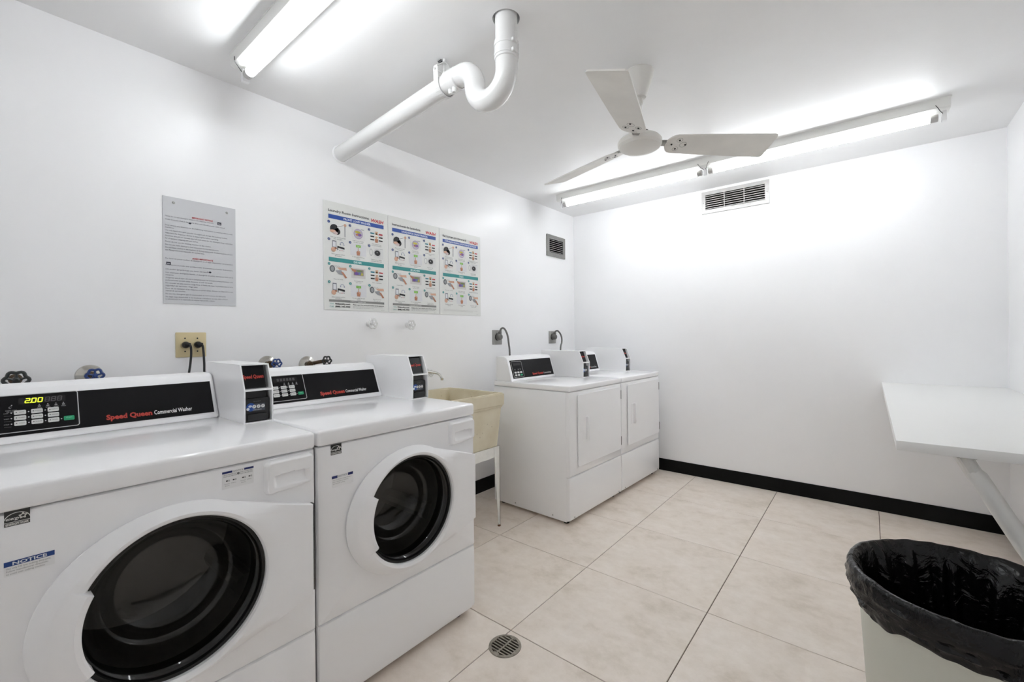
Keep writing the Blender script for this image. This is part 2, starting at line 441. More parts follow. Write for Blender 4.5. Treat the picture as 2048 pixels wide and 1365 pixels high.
# ================================================================== drain pipe with trap
def drain_pipe():
    t = thing('drain_pipe', 'white painted drain pipe with curved trap running from ceiling into wall', 'pipe', (PX, PY, H))
    def W(x, y, z): return (x - PX, y - PY, z - H)
    pts = []
    def yy(x): return 1.316 - 0.037 * x / 1.278
    pts += [W(-0.03, yy(0), 2.265), W(0.5, yy(0.5), 2.289), W(1.02, yy(1.02), 2.312)]
    for k in range(1, 9):
        a = PI / 2 * k / 8; x = 1.029 + 0.076 * math.sin(a); z = 2.236 + 0.076 * math.cos(a); pts.append(W(x, yy(x), z))
    for k in range(1, 17):
        a = PI * k / 16; x = 1.1915 - 0.0865 * math.cos(a); z = 2.236 - 0.0865 * math.sin(a); pts.append(W(x, yy(x), z))
    pts += [W(PX, PY, 2.30), W(PX, PY, 2.50)]
    obj('pipe_run', tube(B(), pts, 0.0425, 28), M_PIPE, t)
    # no-hub coupling on the riser
    c = B(); lathe(c, [(0.043, 2.268 - H), (0.0462, 2.270 - H), (0.0466, 2.30 - H), (0.0462, 2.338 - H), (0.043, 2.340 - H)], (0, 0, 0), 'z', 32)
    cp = obj('coupling', c, M_PIPE, t)
    for z in (2.285, 2.322):
        k = B(); lathe(k, [(0.0462, z - 0.006 - H), (0.0478, z - 0.006 - H), (0.0478, z + 0.006 - H), (0.0462, z + 0.006 - H)], (0, 0, 0), 'z', 32)
        box(k, 0.038, 0.0525, -0.022, 0.004, z - H - 0.007, z - H + 0.007, 0.002, 1)
        obj('clamp_band', k, M_PIPE, cp)
    # hub where the straight run meets the trap
    k = B(); lathe(k, [(0.0425, 0.945), (0.046, 0.948), (0.046, 1.006), (0.0425, 1.010)], (-PX, yy(0.98) - PY, 2.3095 - H), 'x', 28)
    hb = obj('hub', k, M_PIPE, t)
    k = B()
    for dx in (0.968, 0.992): lathe(k, [(0.0, -0.062), (0.008, -0.060), (0.010, -0.050), (0.010, -0.038)], (dx - PX, yy(dx) - PY - 0.012, 2.3095 - H), 'z', 10)
    obj('bolt', k, M_PIPE, hb)
    # clevis hanger
    hx = 0.915; y0 = yy(hx) - PY; z0 = 2.307 - H
    k = B(); r = 0.0455; path = []
    for q in range(0, 13):
        a = PI + PI * q / 12; path.append((math.cos(a) * r, math.sin(a) * r))
    path = [(-r - 0.002, 0.062)] + path + [(r + 0.002, 0.062)]
    for (a, b) in zip(path[:-1], path[1:]):
        n = Vector((b[1] - a[1], a[0] - b[0])).normalized() * 0.003
        vs = []
        for x in (-0.014, 0.014):
            vs.append([k.verts.new((hx - PX + x, y0 + p[0] + m * n.x, z0 + p[1] + m * n.y)) for p, m in ((a, 0), (b, 0), (b, 1), (a, 1))])
        for q in range(4): k.faces.new((vs[0][q], vs[0][(q + 1) % 4], vs[1][(q + 1) % 4], vs[1][q]))
        k.faces.new(vs[0]); k.faces.new(vs[1][::-1])
    hg = obj('hanger_strap', k, M_PIPE, t)
    k = B()
    prism(k, [(y0 - r - 0.006, z0 + 0.045), (y0 - r - 0.002, z0 + 0.045), (y0 - r - 0.001, z0 + 0.068), (y0 - 0.008, z0 + 0.098), (y0 + 0.008, z0 + 0.098), (y0 + r + 0.001, z0 + 0.068), (y0 + r + 0.002, z0 + 0.045), (y0 + r + 0.006, z0 + 0.045), (y0 + r + 0.005, z0 + 0.071), (y0 + 0.010, z0 + 0.102), (y0 - 0.010, z0 + 0.102), (y0 - r - 0.005, z0 + 0.071)], hx - PX - 0.011, hx - PX + 0.011, 'x')
    tube(k, [(hx - PX, y0, z0 + 0.06), (hx - PX, y0, 0.0)], 0.005, 10)
    tube(k, [(hx - PX, y0 - r - 0.012, z0 + 0.055), (hx - PX, y0 + r + 0.012, z0 + 0.055)], 0.004, 8)
    obj('hanger_yoke', k, M_PIPE, hg)
    k = B(); tube(k, [(hx - PX - 0.024, y0 - 0.012, -0.012), (hx - PX - 0.010, y0 - 0.004, -0.004)], 0.006, 8)
    obj('anchor_bolt', k, M_BLACK, hg)
    # collar at the wall
    k = B(); lathe(k, [(0.0425, 0.0), (0.050, 0.0), (0.049, 0.006), (0.0425, 0.010)], (-PX, yy(0) - PY, 2.2662 - H), 'x', 28)
    obj('wall_collar', k, M_WALL, t)
drain_pipe()

# ================================================================== ceiling fan
def fan():
    fx, fy = 1.529, 1.934; zb = 2.096
    t = thing('ceiling_fan', 'white three-bladed ceiling fan hanging from cone canopy', 'ceiling fan', (fx, fy, H))
    zz = lambda z: z - H
    obj('canopy', lathe(B(), [(0.0, 0), (0.064, 0.0), (0.066, -0.006), (0.060, -0.030), (0.046, -0.070), (0.036, -0.105), (0.030, -0.118), (0.0, -0.120)], (0, 0, 0), 'z', 32), M_FAN, t)
    obj('downrod', lathe(B(), [(0.0, -0.11), (0.011, -0.11), (0.011, zz(zb + 0.05)), (0.0, zz(zb + 0.05))], (0, 0, 0), 'z', 14), M_FAN, t)
    k = B(); lathe(k, [(0.011, -0.12), (0.016, -0.122), (0.016, -0.150), (0.011, -0.152)], (0, 0, 0), 'z', 14)
    tube(k, [(-0.016, -0.006, -0.137), (0.016, 0.006, -0.137)], 0.004, 8)
    obj('rod_coupling', k, M_FAN, t)
    k = B(); tube(k, [(0.004, -0.012, -0.120), (0.014, -0.020, -0.16), (0.004, -0.018, -0.19), (0.012, -0.014, -0.22), (0.008, -0.010, zz(zb + 0.045))], 0.003, 6)
    obj('wire', k, M_FAN, t)
    k = B(); lathe(k, [(0.0, zz(zb + 0.062)), (0.014, zz(zb + 0.06)), (0.018, zz(zb + 0.048)), (0.0, zz(zb + 0.04))], (0.022, 0.010, 0), 'z', 10)
    obj('cable_grommet', k, M_BLACK, t)
    obj('motor_housing', lathe(B(), [(0.0, zz(zb + 0.046)), (0.030, zz(zb + 0.044)), (0.050, zz(zb + 0.034)), (0.088, zz(zb + 0.024)), (0.099, zz(zb + 0.010)), (0.098, zz(zb - 0.006)), (0.091, zz(zb - 0.014)), (0.091, zz(zb - 0.0155)), (0.0905, zz(zb - 0.017)), (0.075, zz(zb - 0.026)), (0.045, zz(zb - 0.032)), (0.0, zz(zb - 0.034))], (0, 0, 0), 'z', 40), M_FAN, t)
    pitch = R(16)
    def blade_outline():
        pts = []
        # root: rounded, then widening to a slanted tip with small round corners
        for q in range(0, 9):
            a = PI / 2 + PI * q / 8; pts.append((0.165 + 0.045 * math.cos(a), 0.058 * math.sin(a)))
        pts += [(0.30, -0.066), (0.606, -0.077), (0.616, -0.074), (0.621, -0.066), (0.627, 0.066), (0.623, 0.075), (0.614, 0.078), (0.30, 0.066)]
        return pts
    for ang in (-77.0, 43.0, 163.0):
        Mx = Matrix.Rotation(R(ang), 4, 'Z') @ Matrix.Translation((0, 0, zz(zb + 0.004))) @ Matrix.Rotation(-pitch, 4, 'X')
        k = B(); prism(k, blade_outline(), -0.003, 0.003, 'z')
        for v in k.verts: v.co = Mx @ v.co
        bl = obj('blade', k, M_BLADE, t, smooth=False)
        k = B()
        prism(k, [(0.085, -0.016), (0.14, -0.018), (0.16, -0.034), (0.215, -0.030), (0.225, 0.0), (0.215, 0.030), (0.16, 0.034), (0.14, 0.018), (0.085, 0.016)], 0.003, 0.007, 'z')
        box(k, 0.07, 0.15, -0.014, 0.014, -0.003, 0.005, 0.002, 1)
        for v in k.verts: v.co = Mx @ v.co
        obj('blade_iron', k, M_GREYPLATE, bl, smooth=False)
        for (bx, by) in ((0.150, 0.0), (0.178, -0.028), (0.178, 0.028), (0.215, 0.0)):
            k = B(); lathe(k, [(0.0, -0.0062), (0.0035, -0.0058), (0.0045, -0.0035), (0.0045, -0.003)], (bx, by, 0), 'z', 10)
            for v in k.verts: v.co = Mx @ v.co
            obj('screw', k, M_BLACK, bl)
        for (bx, by, r) in ((0.178, -0.028, 0.013), (0.178, 0.028, 0.013), (0.205, 0.0, 0.016)):
            k = B(); tube(k, [(bx + r * math.cos(2 * PI * q / 16), by + r * math.sin(2 * PI * q / 16), -0.0031) for q in range(16)], 0.0009, 5, closed=True)
            for v in k.verts: v.co = Mx @ v.co
            obj('embossed_ring', k, M_GREYPLATE, bl)
fan()

# ================================================================== wall vents
def vent(label, size, nsl, mull, m, place, dark=True, group=None, fr=0.030):
    wd, ht = size
    t = thing('wall_vent', label, 'vent', place[0], place[1], group)
    # local: u along +x, facing -y (wall at y = 0)
    # sheet-metal duct running back through the wall
    q_ = fr - 0.006; k = B(); A = [k.verts.new(p) for p in ((q_, -0.002, q_), (wd - q_, -0.002, q_), (wd - q_, -0.002, ht - q_), (q_, -0.002, ht - q_))]
    C_ = [k.verts.new((v.co.x, 0.45, v.co.z)) for v in A]
    for a in range(4): k.faces.new((A[a], A[(a + 1) % 4], C_[(a + 1) % 4], C_[a]))
    k.faces.new(C_)
    obj('duct', k, M_DUCT, t, smooth=False)
    k = B()
    for (a, b, c, d) in ((0, wd, 0, fr), (0, wd, ht - fr, ht), (0, fr, fr, ht - fr), (wd - fr, wd, fr, ht - fr)):
        box(k, a, b, -0.012, 0.0, c, d)
    k2 = k; bmesh.ops.remove_doubles(k2, verts=k2.verts, dist=1e-5)
    obj('frame', k2, m, t, smooth=False)
    n = nsl; h0 = ht - 2 * fr
    for q in range(n):
        zc = fr + h0 * (q + 0.5) / n
        k = B(); hh = h0 / n * 0.12
        box(k, fr - 0.002, wd - fr + 0.002, -0.0105, -0.0065, zc - hh, zc + hh)
        for v in k.verts: v.co.z += (-0.16 if v.co.y < -0.005 else 0.16) * h0 / n * 0.5
        obj('slat', k, m, t, smooth=False)
    for q in range(mull):
        xc = fr + (wd - 2 * fr) * (q + 1) / (mull + 1)
        obj('mullion', box(B(), xc - 0.0025, xc + 0.0025, -0.0112, -0.002, fr, ht - fr), m, t, smooth=False)
    for xc in (fr * 0.5, wd - fr * 0.5):
        obj('screw', lathe(B(), [(0.0, -0.0145), (0.003, -0.014), (0.0042, -0.0118)], (xc, 0, ht / 2), 'y', 10), M_GREYPLATE, t)
    return t
vent('wide aluminium louvre vent high on the wall under the long strip light', (0.497, 0.183), 7, 2, M_ALU, ((1.258, YB, 2.222), 0.0))
vent('small grey square louvre vent high above the dryers', (0.312, 0.203), 7, 0, M_ALU2, ((0.0, 3.374, 1.968), PI / 2), fr=0.038)

# ================================================================== washers, dryers, coin boxes
def rounded_panel(bm, y0, y1, z0, z1, x0, xf, rb=0.007, hole=None):
    """front panel in the y-z plane with softly rolled edges; hole = (cy, cz, r)"""
    cy, cz = ((y0 + y1) / 2, (z0 + z1) / 2) if not hole else (hole[0], hole[1])
    ang = [2 * PI * k / 96 for k in range(96)]
    for yy in (y0, y1):
        for z_ in (z0, z1): ang.append(math.atan2(z_ - cz, yy - cy) % (2 * PI))
    ang = sorted(ang)
    def ray(a, ins):
        c, s = math.cos(a), math.sin(a); t = 1e9
        if c > 1e-9: t = min(t, (y1 - ins - cy) / c)
        if c < -1e-9: t = min(t, (y0 + ins - cy) / c)
        if s > 1e-9: t = min(t, (z1 - ins - cz) / s)
        if s < -1e-9: t = min(t, (z0 + ins - cz) / s)
        return cy + c * t, cz + s * t
    loops = []
    for ins, x in ((0, x0), (0, xf - rb), (rb * 0.3, xf - rb * 0.3), (rb, xf)):
        loops.append([bm.verts.new((x, *ray(a, ins))) for a in ang])
    if hole:
        r = hole[2]
        for x in (xf, x0): loops.append([bm.verts.new((x, cy + r * math.cos(a), cz + r * math.sin(a))) for a in ang])
    n = len(ang)
    for a, b in zip(loops[:-1], loops[1:]):
        for k in range(n): bm.faces.new((a[k], a[(k + 1) % n], b[(k + 1) % n], b[k]))
    if hole:
        a, b = loops[-1], loops[0]
        for k in range(n): bm.faces.new((a[k], a[(k + 1) % n], b[(k + 1) % n], b[k]))
    else:
        bm.faces.new(loops[-1]); bm.faces.new(loops[0][::-1])
    return bm

RED = (186, 58, 48); WHITE = (235, 235, 235); GREYT = (150, 150, 150)
SCREEN_ON = None
def console(parent, prof, y0, y1, ztop, panel, kind, lit):
    """prof: (x,z) profile; panel: (xb,zb,xt,zt,yl,yr) slanted black plate"""
    bm = B(); prism(bm, prof, y0, y1, 'y')
    bmesh.ops.bevel(bm, geom=[e for e in bm.edges], offset=0.004, segments=2, affect='EDGES')
    cs = obj('console', bm, M_WPLAST, parent)
    xb, zb, xt, zt, yl, yr = panel
    d = Vector((xt - xb, 0, zt - zb)); Ls = d.length; d.normalize(); n = Vector((d.z, 0, -d.x))
    def mp(u, v, h): return Vector((xb, 0, zb)) + d * v + n * h + Vector((0, u, 0))
    # black glossy plate
    bm = B(); vs = []
    for h in (-0.003, 0.0018): vs.append([bm.verts.new(mp(u, v, h)) for u, v in ((yl, 0), (yr, 0), (yr, Ls), (yl, Ls))])
    for k in range(4): bm.faces.new((vs[0][k], vs[0][(k + 1) % 4], vs[1][(k + 1) % 4], vs[1][k]))
    bm.faces.new(vs[1]); bm.faces.new(vs[0][::-1])
    obj('control_panel', bm, M_BLACKP, cs, smooth=False)
    h0 = 0.0018
    mp2 = lambda u, v, h: mp(u, v, h + h0)
    p = Print(mp2)
    if kind == 'washer':
        bl, br, b0, b1 = 0.040, 0.232, 0.010, 0.122
    else:
        bl, br, b0, b1 = yl + 0.012, yl + 0.125, 0.008, Ls - 0.010
    lw = 0.0022; c = 0.006; G = (188, 188, 188)
    p.line((bl + c, b0), (br - c, b0), lw, G); p.line((bl + c, b1), (br - c, b1), lw, G)
    p.line((bl, b0 + c), (bl, b1 - c), lw, G); p.line((br, b0 + c), (br, b1 - c), lw, G)
    for (u, v, a) in ((br - c, b1 - c, 0), (bl + c, b1 - c, PI / 2), (bl + c, b0 + c, PI), (br - c, b0 + c, 1.5 * PI)):
        p.ring(u, v, c - lw / 2, c + lw / 2, G, 0, 5, a, a + PI / 2)
    def key(u0, u1, v0, v1, m, nm='button'):
        bm = B(); r = 0.0025; prof2 = []
        for (cu, cv, a0) in ((u1 - r, v1 - r, 0), (u0 + r, v1 - r, PI / 2), (u0 + r, v0 + r, PI), (u1 - r, v0 + r, 1.5 * PI)):
            for q in range(4): a = a0 + PI / 2 * q / 3; prof2.append((cu + r * math.cos(a), cv + r * math.sin(a)))
        A = [bm.verts.new(mp2(u, v, -0.0005)) for u, v in prof2]; C_ = [bm.verts.new(mp2(u, v, 0.0014)) for u, v in prof2]
        nn = len(prof2)
        for k in range(nn): bm.faces.new((A[k], A[(k + 1) % nn], C_[(k + 1) % nn], C_[k]))
        bm.faces.new(C_)
        return obj(nm, bm, m, cs, smooth=False)
    MK = mat('key_white', (214, 214, 212), 0.4); MG = mat('key_green', (24, 148, 100), 0.4)
    if kind == 'washer':
        # display window and digits
        key(0.108, 0.205, 0.092, 0.112, mat('display_glass', (34, 33, 34), 0.25), 'display')
        if lit:
            ON = mat('display_digits', (186, 204, 40), 0.5, emit=0.42)
            segs = {'0': 'abcdef', '2': 'abged'}
            def digit(ch, u, v, w_, h_, rgb, on):
                s = {'a': ((0, 1), (1, 1)), 'b': ((1, 1), (1, .5)), 'c': ((1, .5), (1, 0)), 'd': ((0, 0), (1, 0)), 'e': ((0, .5), (0, 0)), 'f': ((0, 1), (0, .5)), 'g': ((0, .5), (1, .5))}
                for k in on:
                    (a, b), (c_, d_) = s[k]
                    p2.line((u + a * w_ + b * 0.002, v + b * h_), (u + c_ * w_ + d_ * 0.002, v + d_ * h_), 0.0024, rgb, 6)
            p2 = Print(mp2)
            for i, ch in enumerate('200'): digit(ch, 0.121 + i * 0.0128, 0.0955, 0.0082, 0.0128, ON, segs[ch])
            p2.disc(0.1316, 0.0955, 0.0014, ON, 6, n=8)
            OFF = (74, 70, 74)
            for i in range(3): digit('8', 0.1615 + i * 0.0128, 0.0955, 0.0082, 0.0128, OFF, 'abcdefg')
            p2.build('display_digits', cs)
        else:
            p2 = Print(mp2); OFF = (66, 64, 66)
            for i in range(6): p2.rect(0.121 + i * 0.0128, 0.130 + i * 0.0128, 0.096, 0.108, OFF, 6)
            p2.build('display_digits', cs)
        for r_ in range(3):
            for c_ in range(3):
                u0 = 0.099 + c_ * 0.0335; v0 = 0.0625 - r_ * 0.0165
                key(u0, u0 + 0.0235, v0 - 0.0005, v0 + 0.0125, MK)
                p.disc(u0 - 0.005, v0 + 0.006, 0.0016, (200, 200, 200), 0, n=8)
                p.text(['HOT', 'NORMAL', 'HEAVY', 'WARM', 'PERM PRESS', 'PREWASH', 'COLD', 'DELICATE', 'RINSE'][r_ * 3 + c_], u0 + 0.0145, v0 + 0.0045, 0.0032, (70, 70, 70), align='C', lay=6, maxw=0.014)
                p.disc(u0 + 0.0045, v0 + 0.006, 0.0017, (90, 90, 90), 6, n=8)
            p.text(['HOT', 'WARM', 'COLD'][r_], 0.0795, 0.0665 - r_ * 0.0165, 0.0032, (150, 150, 150), maxw=0.010)
            p.line((0.080, 0.0605 - r_ * 0.0165), (0.094, 0.0605 - r_ * 0.0165), 0.0006, (110, 110, 110))
        key(0.199, 0.222, 0.0295, 0.043, MG)
        p.text('START', 0.2105, 0.036, 0.0034, (150, 210, 185), align='C', lay=6, maxw=0.016)
        p.disc(0.194, 0.036, 0.0016, (200, 200, 200), n=8)
        for u in (0.1495, 0.167, 0.184, 0.200):
            p.disc(u, 0.0875, 0.0016, (150, 150, 150), n=8)
            p.rect(u - 0.003, u + 0.003, 0.0805, 0.0845, (140, 140, 140)); p.text('WASH', u, 0.0755, 0.0032, (170, 170, 170), align='C', maxw=0.010)
        p.disc(0.095, 0.092, 0.0016, (170, 170, 170), n=8); p.ring(0.0925, 0.085, 0.0022, 0.0034, (150, 150, 150), n=10, a0=0.6, a1=5.2)
        p.text('INSERT COINS', 0.094, 0.0745, 0.0034, (160, 160, 160), align='C', maxw=0.022); p.text('OR CARD', 0.094, 0.070, 0.0034, (150, 150, 150), align='C', maxw=0.018)
        p.text('Speed Queen', 0.294, 0.0155, 0.0165, RED, width=0.116, bold=0.045)
        p.text('Commercial Washer', 0.4155, 0.0155, 0.0150, WHITE, width=0.108, bold=0.014)
    else:
        key(bl + 0.016, br - 0.018, b1 - 0.030, b1 - 0.012, mat('display_glass', (34, 33, 34), 0.25), 'display')
        for r_ in range(2):
            for c_ in range(3):
                u0 = bl + 0.014 + c_ * 0.031; v0 = b0 + 0.028 - r_ * 0.019
                key(u0, u0 + 0.022, v0, v0 + 0.0125, MG if (r_ == 1 and c_ == 2) else MK)
        for u in (0.022, 0.058, 0.080): p.rect(bl + u, bl + u + 0.008, b0 + 0.052, b0 + 0.062, (120, 120, 120))
        p.text('Speed Queen', yl + 0.225, 0.014, 0.0165, RED, width=0.130, bold=0.035)
        p.text('Commercial Dryer', yl + 0.362, 0.014, 0.0135, WHITE, width=0.098)
    p.build('lettering', cs)
    return cs

def coin_box(parent, x0, xf, y0, y1, z0):
    """white coin box: open front with shelf, slanted sign above, coin mechanism below"""
    th = 0.0045; zs = z0 + 0.114; zt = z0 + 0.203; xt = xf - 0.036
    side = [(x0, z0), (xf, z0), (xf + 0.002, zs), (xt, zt), (x0, zt)]
    bm = B()
    prism(bm, side, y0, y0 + th, 'y'); prism(bm, side, y1 - th, y1, 'y')
    box(bm, x0, xt, y0 + th, y1 - th, zt - th, zt)
    box(bm, x0, x0 + th, y0 + th, y1 - th, z0, zt - th)
    box(bm, x0 + th, xf - 0.002, y0 + th, y1 - th, z0, z0 + 0.004)
    h = obj('coin_box', bm, M_ENAMEL2, parent, smooth=False)
    bm = B(); box(bm, xf - 0.075, xf + 0.002, y0 + th, y1 - th, zs - 0.003, zs + 0.003); obj('shelf', bm, M_ENAMEL2, h, smooth=False)
    # slanted sign plate, set back in the opening
    a = Vector((xf - 0.020, 0, zs + 0.003)); b = Vector((xt - 0.012, 0, zt - th)); d = (b - a); Ls = d.length; d.normalize(); n = Vector((d.z, 0, -d.x))
    yl, yr = y0 + th, y1 - th - 0.008
    def mp(u, v, hh): return a + d * v + n * hh + Vector((0, u, 0))
    bm = B(); vs = [[bm.verts.new(mp(u, v, hh)) for u, v in ((yl, 0), (yr, 0), (yr, Ls), (yl, Ls))] for hh in (-0.004, 0)]
    for k in range(4): bm.faces.new((vs[0][k], vs[0][(k + 1) % 4], vs[1][(k + 1) % 4], vs[1][k]))
    bm.faces.new(vs[1]); bm.faces.new(vs[0][::-1])
    sg = obj('sign_plate', bm, M_BLACKP, h, smooth=False)
    p = Print(mp); p.text('Speed Queen', yl + 0.004, Ls * 0.44, 0.0135, RED, width=yr - yl - 0.010, bold=0.035)
    for (q, r_) in (((yl + 0.002, 0.0015), (yr - 0.001, 0.0015)), ((yr - 0.001, 0.0015), (yr - 0.001, Ls - 0.002))): p.line(q, r_, 0.0012, (120, 120, 122))
    p.build('lettering', h)
    # coin mechanism
    ml, mr = y0 + th + 0.001, y1 - th - 0.008
    bm = B(); box(bm, xf - 0.085, xf - 0.022, ml, mr, z0 + 0.004, zs - 0.004, 0.004, 2)
    box(bm, xf - 0.03, xf - 0.010, ml + 0.002, mr + 0.006, z0 + 0.006, z0 + 0.086, 0.006, 2)
    box(bm, xf - 0.018, xf - 0.003, ml + 0.006, mr - 0.004, z0 + 0.006, z0 + 0.032, 0.004, 2)
    obj('coin_mechanism', bm, M_BLACK, h)
    xq = xf - 0.0098; zc = z0 + 0.055; u0 = ml + 0.013
    p = Print(lambda u, v, hh: Vector((xq + hh, u, v)))
    p.rect(u0, u0 + 0.052, zc - 0.014, zc + 0.011, (70, 74, 84), 0)
    p.disc(u0 + 0.006, zc, 0.0145, (30, 74, 150), 1); p.disc(u0 + 0.004, zc + 0.003, 0.006, (210, 220, 235), 2, rv=0.004); p.disc(u0 - 0.003, zc - 0.006, 0.005, (235, 240, 245), 2)
    for k in range(3): p.disc(u0 + 0.0165 + k * 0.0142, zc + 0.001, 0.0062, (222, 222, 222), 3); p.line((u0 + 0.0145 + k * 0.0142, zc - 0.001), (u0 + 0.0185 + k * 0.0142, zc + 0.004), 0.0016, (90, 90, 90), 4)
    p.text('IMONEX SERVICES', u0 + 0.012, zc - 0.0115, 0.0026, (210, 210, 215), lay=3, maxw=0.036)
    p.text('COIN ACCEPTOR', u0 + 0.014, zc + 0.018, 0.0022, (140, 140, 140), lay=3, maxw=0.03)
    p.build('coin_sticker', h)
    return h

def energy_sticker(p, u, v, w_, h_):
    K = (44, 44, 42); W_ = (226, 226, 222)
    p.rect(u, u + w_, v, v + h_, K)
    p.ring(u + w_ * 0.5, v + h_ * 0.34, w_ * 0.49, w_ * 0.53, W_, 1, 16, R(12), R(168), 0.98 * h_ / w_)
    # star and swoosh
    cx, cy, r0 = u + w_ * 0.72, v + h_ * 0.56, w_ * 0.17
    st = [(cx + (r0 if k % 2 == 0 else r0 * 0.45) * math.cos(PI / 2 + PI * k / 5), cy + (r0 if k % 2 == 0 else r0 * 0.45) * math.sin(PI / 2 + PI * k / 5)) for k in range(10)]
    for k in range(10): p.line(st[k], st[(k + 1) % 10], w_ * 0.045, W_, 2)
    p.text('energy', u + w_ * 0.06, v + h_ * 0.40, h_ * 0.20, W_, width=w_ * 0.55, shear=0.35, lay=2, bold=0.02)
    p.rect(u, u + w_, v + h_ * 0.235, v + h_ * 0.265, W_, 1)
    p.rect(u + w_ * 0.03, u + w_ * 0.97, v + h_ * 0.03, v + h_ * 0.21, (120, 120, 118), 1)
    p.text('ENERGY STAR', u + w_ * 0.06, v + h_ * 0.06, h_ * 0.13, W_, width=w_ * 0.88, lay=2, bold=0.02)

WD = 0.700
def washer(x0, y0, label, lit, big_notice):
    t = thing('washing_machine', label, 'washing machine', (x0, y0, 0.0), 0.0, 'front load washers')
    XF = 0.70
    # cabinet shell
    bm = B()
    box(bm, 0.0, 0.680, 0.001, 0.013, 0.022, 0.866); box(bm, 0.0, 0.680, WD - 0.013, WD - 0.001, 0.022, 0.866)
    box(bm, 0.0, 0.012, 0.013, WD - 0.013, 0.022, 0.866); box(bm, 0.012, 0.680, 0.013, WD - 0.013, 0.022, 0.034)
    obj('cabinet', bm, M_ENAMEL2, t, smooth=False)
    for (fx, fy) in ((0.06, 0.06), (0.06, WD - 0.06), (0.64, 0.06), (0.64, WD - 0.06)):
        obj('foot', lathe(B(), [(0.0, 0.0), (0.020, 0.0), (0.022, 0.006), (0.012, 0.010), (0.012, 0.026), (0.0, 0.026)], (fx, fy, 0), 'z', 14), M_RUBBER, t)
    DY, DZ = 0.352, 0.578
    bm = B(); rounded_panel(bm, 0.001, WD - 0.001, 0.306, 0.867, 0.672, XF, 0.007, (DY, DZ, 0.200))
    fp = obj('front_panel', bm, M_ENAMEL2, t)
    bm = B(); rounded_panel(bm, 0.001, WD - 0.001, 0.040, 0.3015, 0.672, XF, 0.007)
    obj('kick_panel', bm, M_ENAMEL2, t)
    bm = B(); box(bm, 0.10, 0.688, 0.004, WD - 0.05, 0.026, 0.046, 0.003, 1); obj('base_rail', bm, M_ENAMEL2, t, smooth=False)
    bm = B(); box(bm, 0.0, 0.706, 0.0, WD, 0.8705, 0.922, 0.011, 3); obj('lid', bm, M_ENAMEL, t)
    # detergent drawer (raised plate with a finger scoop)
    yA, yB, zA, zB = 0.552, 0.692, 0.764, 0.861
    bm = B(); nu, nv = 70, 50; g = []
    def hgt(u, v):
        # rounded rectangle with curved lower edge
        zlo = zA + 0.010 * ((u - yA) / (yB - yA)) ** 2
        r = 0.016
        qx = max(yA + r - u, u - (yB - r), 0.0); qz = max(zlo + r - v, v - (zB - r), 0.0)
        d = r - math.hypot(qx, qz)
        d = min(d, u - yA, yB - u, v - zlo, zB - v)
        h = 0.017 * min(1, max(0, d / 0.006)) ** 0.5 if d > 0 else -0.002
        top = 0.8165 + 0.004 * math.sin(PI * (u - 0.572) / 0.102) if 0.572 < u < 0.674 else 0
        if 0.572 < u < 0.674 and 0.782 < v < top:
            e = min(1, (u - 0.572) / 0.008, (0.674 - u) / 0.008)
            h -= 0.0165 * ((v - 0.782) / (top - 0.782)) ** 0.8 * e
        return h
    for i in range(nu + 1):
        row = []
        for j in range(nv + 1):
            u = yA - 0.001 + (yB - yA + 0.002) * i / nu; v = zA - 0.001 + (zB - zA + 0.002) * j / nv
            row.append(bm.verts.new((XF + hgt(u, v), u, v)))
        g.append(row)
    for i in range(nu):
        for j in range(nv): bm.faces.new((g[i][j], g[i + 1][j], g[i + 1][j + 1], g[i][j + 1]))
    obj('detergent_drawer', bm, M_WPLAST, t, angle=55)
    # door ring
    def outer(a):
        c, s = math.cos(a), math.sin(a)
        aa = 0.262 if c < 0 else 0.228
        r = 1.0 / math.sqrt((c / aa) ** 2 + (s / 0.228) ** 2)
        pol = [(-0.02, 0.228), (0.03, 0.2255), (0.327, 0.130), (0.327, -0.142), (0.08, -0.214), (-0.02, -0.228)]
        for (p, q) in zip(pol[:-1], pol[1:]):
            ex, ey = q[0] - p[0], q[1] - p[1]; den = c * ey - s * ex
            if abs(den) < 1e-9: continue
            tt = (p[0] * ey - p[1] * ex) / den; uu = (p[0] * s - p[1] * c) / den
            if tt > 0 and -1e-6 <= uu <= 1 + 1e-6: r = max(r, tt)
        return r
    RG = 0.193; HA = R(28)
    angs = [2 * PI * k / 180 for k in range(180)] + [PI - HA - 0.012, PI - HA + 0.012, PI + HA - 0.012, PI + HA + 0.012]
    for q in ((0.327, 0.130), (0.327, -0.142)): angs.append(math.atan2(q[1], q[0]) % (2 * PI))
    angs = sorted(angs); n = len(angs)
    rings = []
    for a in angs:
        ro = outer(a); hd = 1.0 if abs(a - PI) < HA else 0.0
        ri = RG - 0.013 * hd
        col = []
        wdt = ro - ri; c = math.cos(a)
        flap = max(0.0, min(1.0, (ro - 0.236) / 0.05)) if c > 0 else 0.0
        for d_, h_ in ((0.010, 0.0005), (0.002, 0.0035), (0.0, 0.006), (0.0, 0.011 + 0.016 * flap), (0.003, 0.0145 + 0.015 * flap), (0.017, 0.0260 + 0.005 * flap), (0.0285, 0.0335 - 0.002 * flap), (0.031, 0.0345 - 0.003 * flap)):
            col.append((ro - d_, h_))
        rem = (ro - 0.031) - (ri + 0.012)
        for q, h_ in ((0.33, 0.0355 - 0.003 * flap), (0.66, 0.0365)):
            col.append((ro - 0.031 - rem * q, h_ + 0.006 * hd * q))
        col += [(ri + 0.012, 0.037 + 0.009 * hd), (ri + 0.004, 0.034 + 0.011 * hd), (ri, 0.028 + 0.014 * hd), (ri + 0.002, 0.006), (ri + 0.006, -0.006)]
        rings.append([(r, h) for r, h in col])
